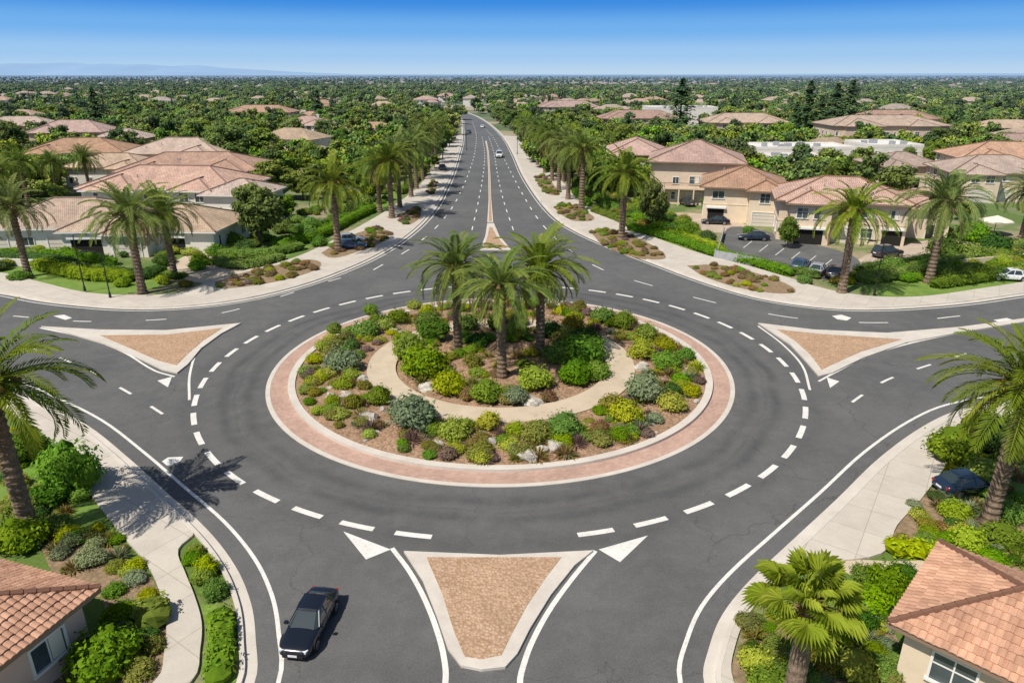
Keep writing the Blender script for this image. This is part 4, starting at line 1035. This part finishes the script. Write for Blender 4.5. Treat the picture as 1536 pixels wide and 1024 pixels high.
RLmid=[p for p in rl if 100<p.y<700]
rp2=[(p.x,p.y) for p in roadpoly]
def clear(x,y,rr=4,rd=9):
    for ex,ey,er in EXC:
        if (ex-x)**2+(ey-y)**2<(er+rr)**2: return False
    if y<650:
        if inpoly(x,y,rp2): return False
        for p in RLmid:
            if (p.x-x)**2+(p.y-y)**2<(rr+rd)**2: return False
    return True
random.seed(314)
hs=[[] for _ in FH]; hp=[]
def addh(n,y0,y1,rr,chk=True,gap=20):
    for i in range(n):
        y=1/U(1/y1,1/y0); x=U(-1,1)*(y*.80+20)
        if chk:
            if not clear(x,y,rr): continue
            if any((a-x)**2+(b-y)**2<gap**2 for a,b in hp): continue
            hp.append((x,y)); EXC.append((x,y,5))
        hs[random.randrange(len(FH))].append((x,y,U(.75,1.15),random.choice((0,1.57,3.14,.2,-.3))+U(-.1,.1)))
addh(75,215,520,9,gap=28); addh(210,520,1400,8,gap=28); addh(850,1400,6000,0,False)
for i in range(len(FH)): instancer('distant_houses',hs[i],FH[i])
ts=[[],[],[]]
def ti(): return random.choice((0,0,0,1,1,1,2))
for i in range(5200):
    y=U(140,520); x=U(-1,1)*(y*.80+15)
    if abs(x)<75 and y<150: continue
    if noise.noise(Vector((x*.02,y*.02,9)))<-.38: continue
    if clear(x,y,1.8,3.5): ts[ti()].append((x,y,U(.45,1.25),U(0,6.28)))
for i in range(3): instancer('tree_belt',ts[i],MIDT[i])
ts=[[],[],[]]
EXC=[e for e in EXC if e[1]>430]
for i in range(9500):
    y=math.sqrt(U(480**2,1500**2)); x=U(-1,1)*y*.80
    if noise.noise(Vector((x*.006,y*.006,3)))<-.34: continue
    if y<700 and not clear(x,y,2.5,3): continue
    ts[ti()].append((x,y,U(.5,1.35),U(0,6.28)))
for i in range(9500):
    y=1/U(1/9000,1/1450); x=U(-1,1)*y*.80
    if noise.noise(Vector((x*.002,y*.002,3)))<-.22: continue
    ts[ti()].append((x,y,U(.7,1.6),U(0,6.28)))
for i in range(3): instancer('distant_trees',ts[i],FAR[i])
cs=[]
for i in range(110):
    y=1/U(1/3000,1/330); x=U(-1,1)*y*.8
    if y>650 or clear(x,y,3): cs.append((x,y,U(.6,1.2),U(0,6.28)))
instancer('distant_conifers',cs,CON[0])
# mountains
M['mount']=mat('mountain_haze',(.22,.345,.52),(.25,.375,.55),.0005,world=True,spec=0)  # aerial haze painted into the mountains' own colour
mb=MB(); prev=None
for i in range(241):
    x=-26000+i*52000/240; y=24000+1500*noise.noise(Vector((i*.1,0,0)))
    env=max(0,min(1,(-x-5000)/8000)); env2=max(0,min(1,(x-6000)/9000))*.2
    h=30+(env*470+env2*240)*(.72+.30*noise.noise(Vector((i*.06,2,0)))+.12*noise.noise(Vector((i*.25,5,0))))
    cur=(x,y,h)
    if prev: mb.poly([(prev[0],prev[1]-2500,0),(x,y-2500,0),cur,prev])
    prev=cur
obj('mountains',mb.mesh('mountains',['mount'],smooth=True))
# ---------------------------------------------------------------- light
el=r(55); sx,sy=.74,.672
d=Vector((sx*math.cos(el),sy*math.cos(el),-math.sin(el)))
L=bpy.data.lights.new('sun','SUN'); L.energy=5.0; L.angle=r(.5); L.color=(1,.94,.84)
lo=bpy.data.objects.new('sun',L); scene.collection.objects.link(lo); lo.rotation_euler=d.to_track_quat('-Z','Y').to_euler(); lo.location=(-50,0,80)
w=bpy.data.worlds.new('World'); scene.world=w; w.use_nodes=True; nt=w.node_tree
bg=nt.nodes['Background']; sk=nn(nt,'ShaderNodeTexSky'); sk.sky_type='NISHITA'; sk.sun_disc=False; sk.sun_elevation=el; sk.sun_rotation=math.atan2(-sx,-sy)%(2*math.pi)
sk.air_density=1.0; sk.dust_density=1.0; sk.ozone_density=1.0
STR=.08
tc=nn(nt,'ShaderNodeTexCoord'); sp=nn(nt,'ShaderNodeSeparateXYZ'); nt.links.new(tc.outputs['Generated'],sp.inputs[0])
# low-altitude haze gradient of the real sky: pale at the horizon, saturated a few degrees up
cr=nn(nt,'ShaderNodeValToRGB'); cr.color_ramp.interpolation='EASE'
mr=nn(nt,'ShaderNodeMapRange'); mr.inputs[1].default_value=0; mr.inputs[2].default_value=.25; nt.links.new(sp.outputs[2],mr.inputs[0]); nt.links.new(mr.outputs[0],cr.inputs[0])
E=cr.color_ramp.elements; E[0].position=0; E[0].color=(.50,.67,.84,1); E[1].position=1; E[1].color=(.05,.20,.58,1)
for p_,c_ in ((.10,(.35,.58,.87,1)),(.22,(.17,.44,.85,1)),(.36,(.045,.26,.75,1))):
    e_=E.new(p_); e_.color=c_
sc_=nn(nt,'ShaderNodeVectorMath',operation='SCALE'); sc_.inputs['Scale'].default_value=1/STR; nt.links.new(cr.outputs[0],sc_.inputs[0])
m2=nn(nt,'ShaderNodeMapRange'); m2.inputs[1].default_value=.10; m2.inputs[2].default_value=.25; nt.links.new(sp.outputs[2],m2.inputs[0])
col=mixc(nt,m2.outputs[0],sc_.outputs[0],sk.outputs[0])
nt.links.new(col,bg.inputs[0]); bg.inputs[1].default_value=STR
# ---------------------------------------------------------------- camera
c=bpy.data.cameras.new('camera'); co=bpy.data.objects.new('camera',c); scene.collection.objects.link(co)
co.location=(0,0,H); co.rotation_euler=(math.pi/2-TH,0,0); c.sensor_width=36; c.lens=36*F/1536; c.clip_end=80000; c.clip_start=.5
scene.camera=co
scene.view_settings.view_transform='Standard'; scene.view_settings.look='None'; scene.view_settings.exposure=0
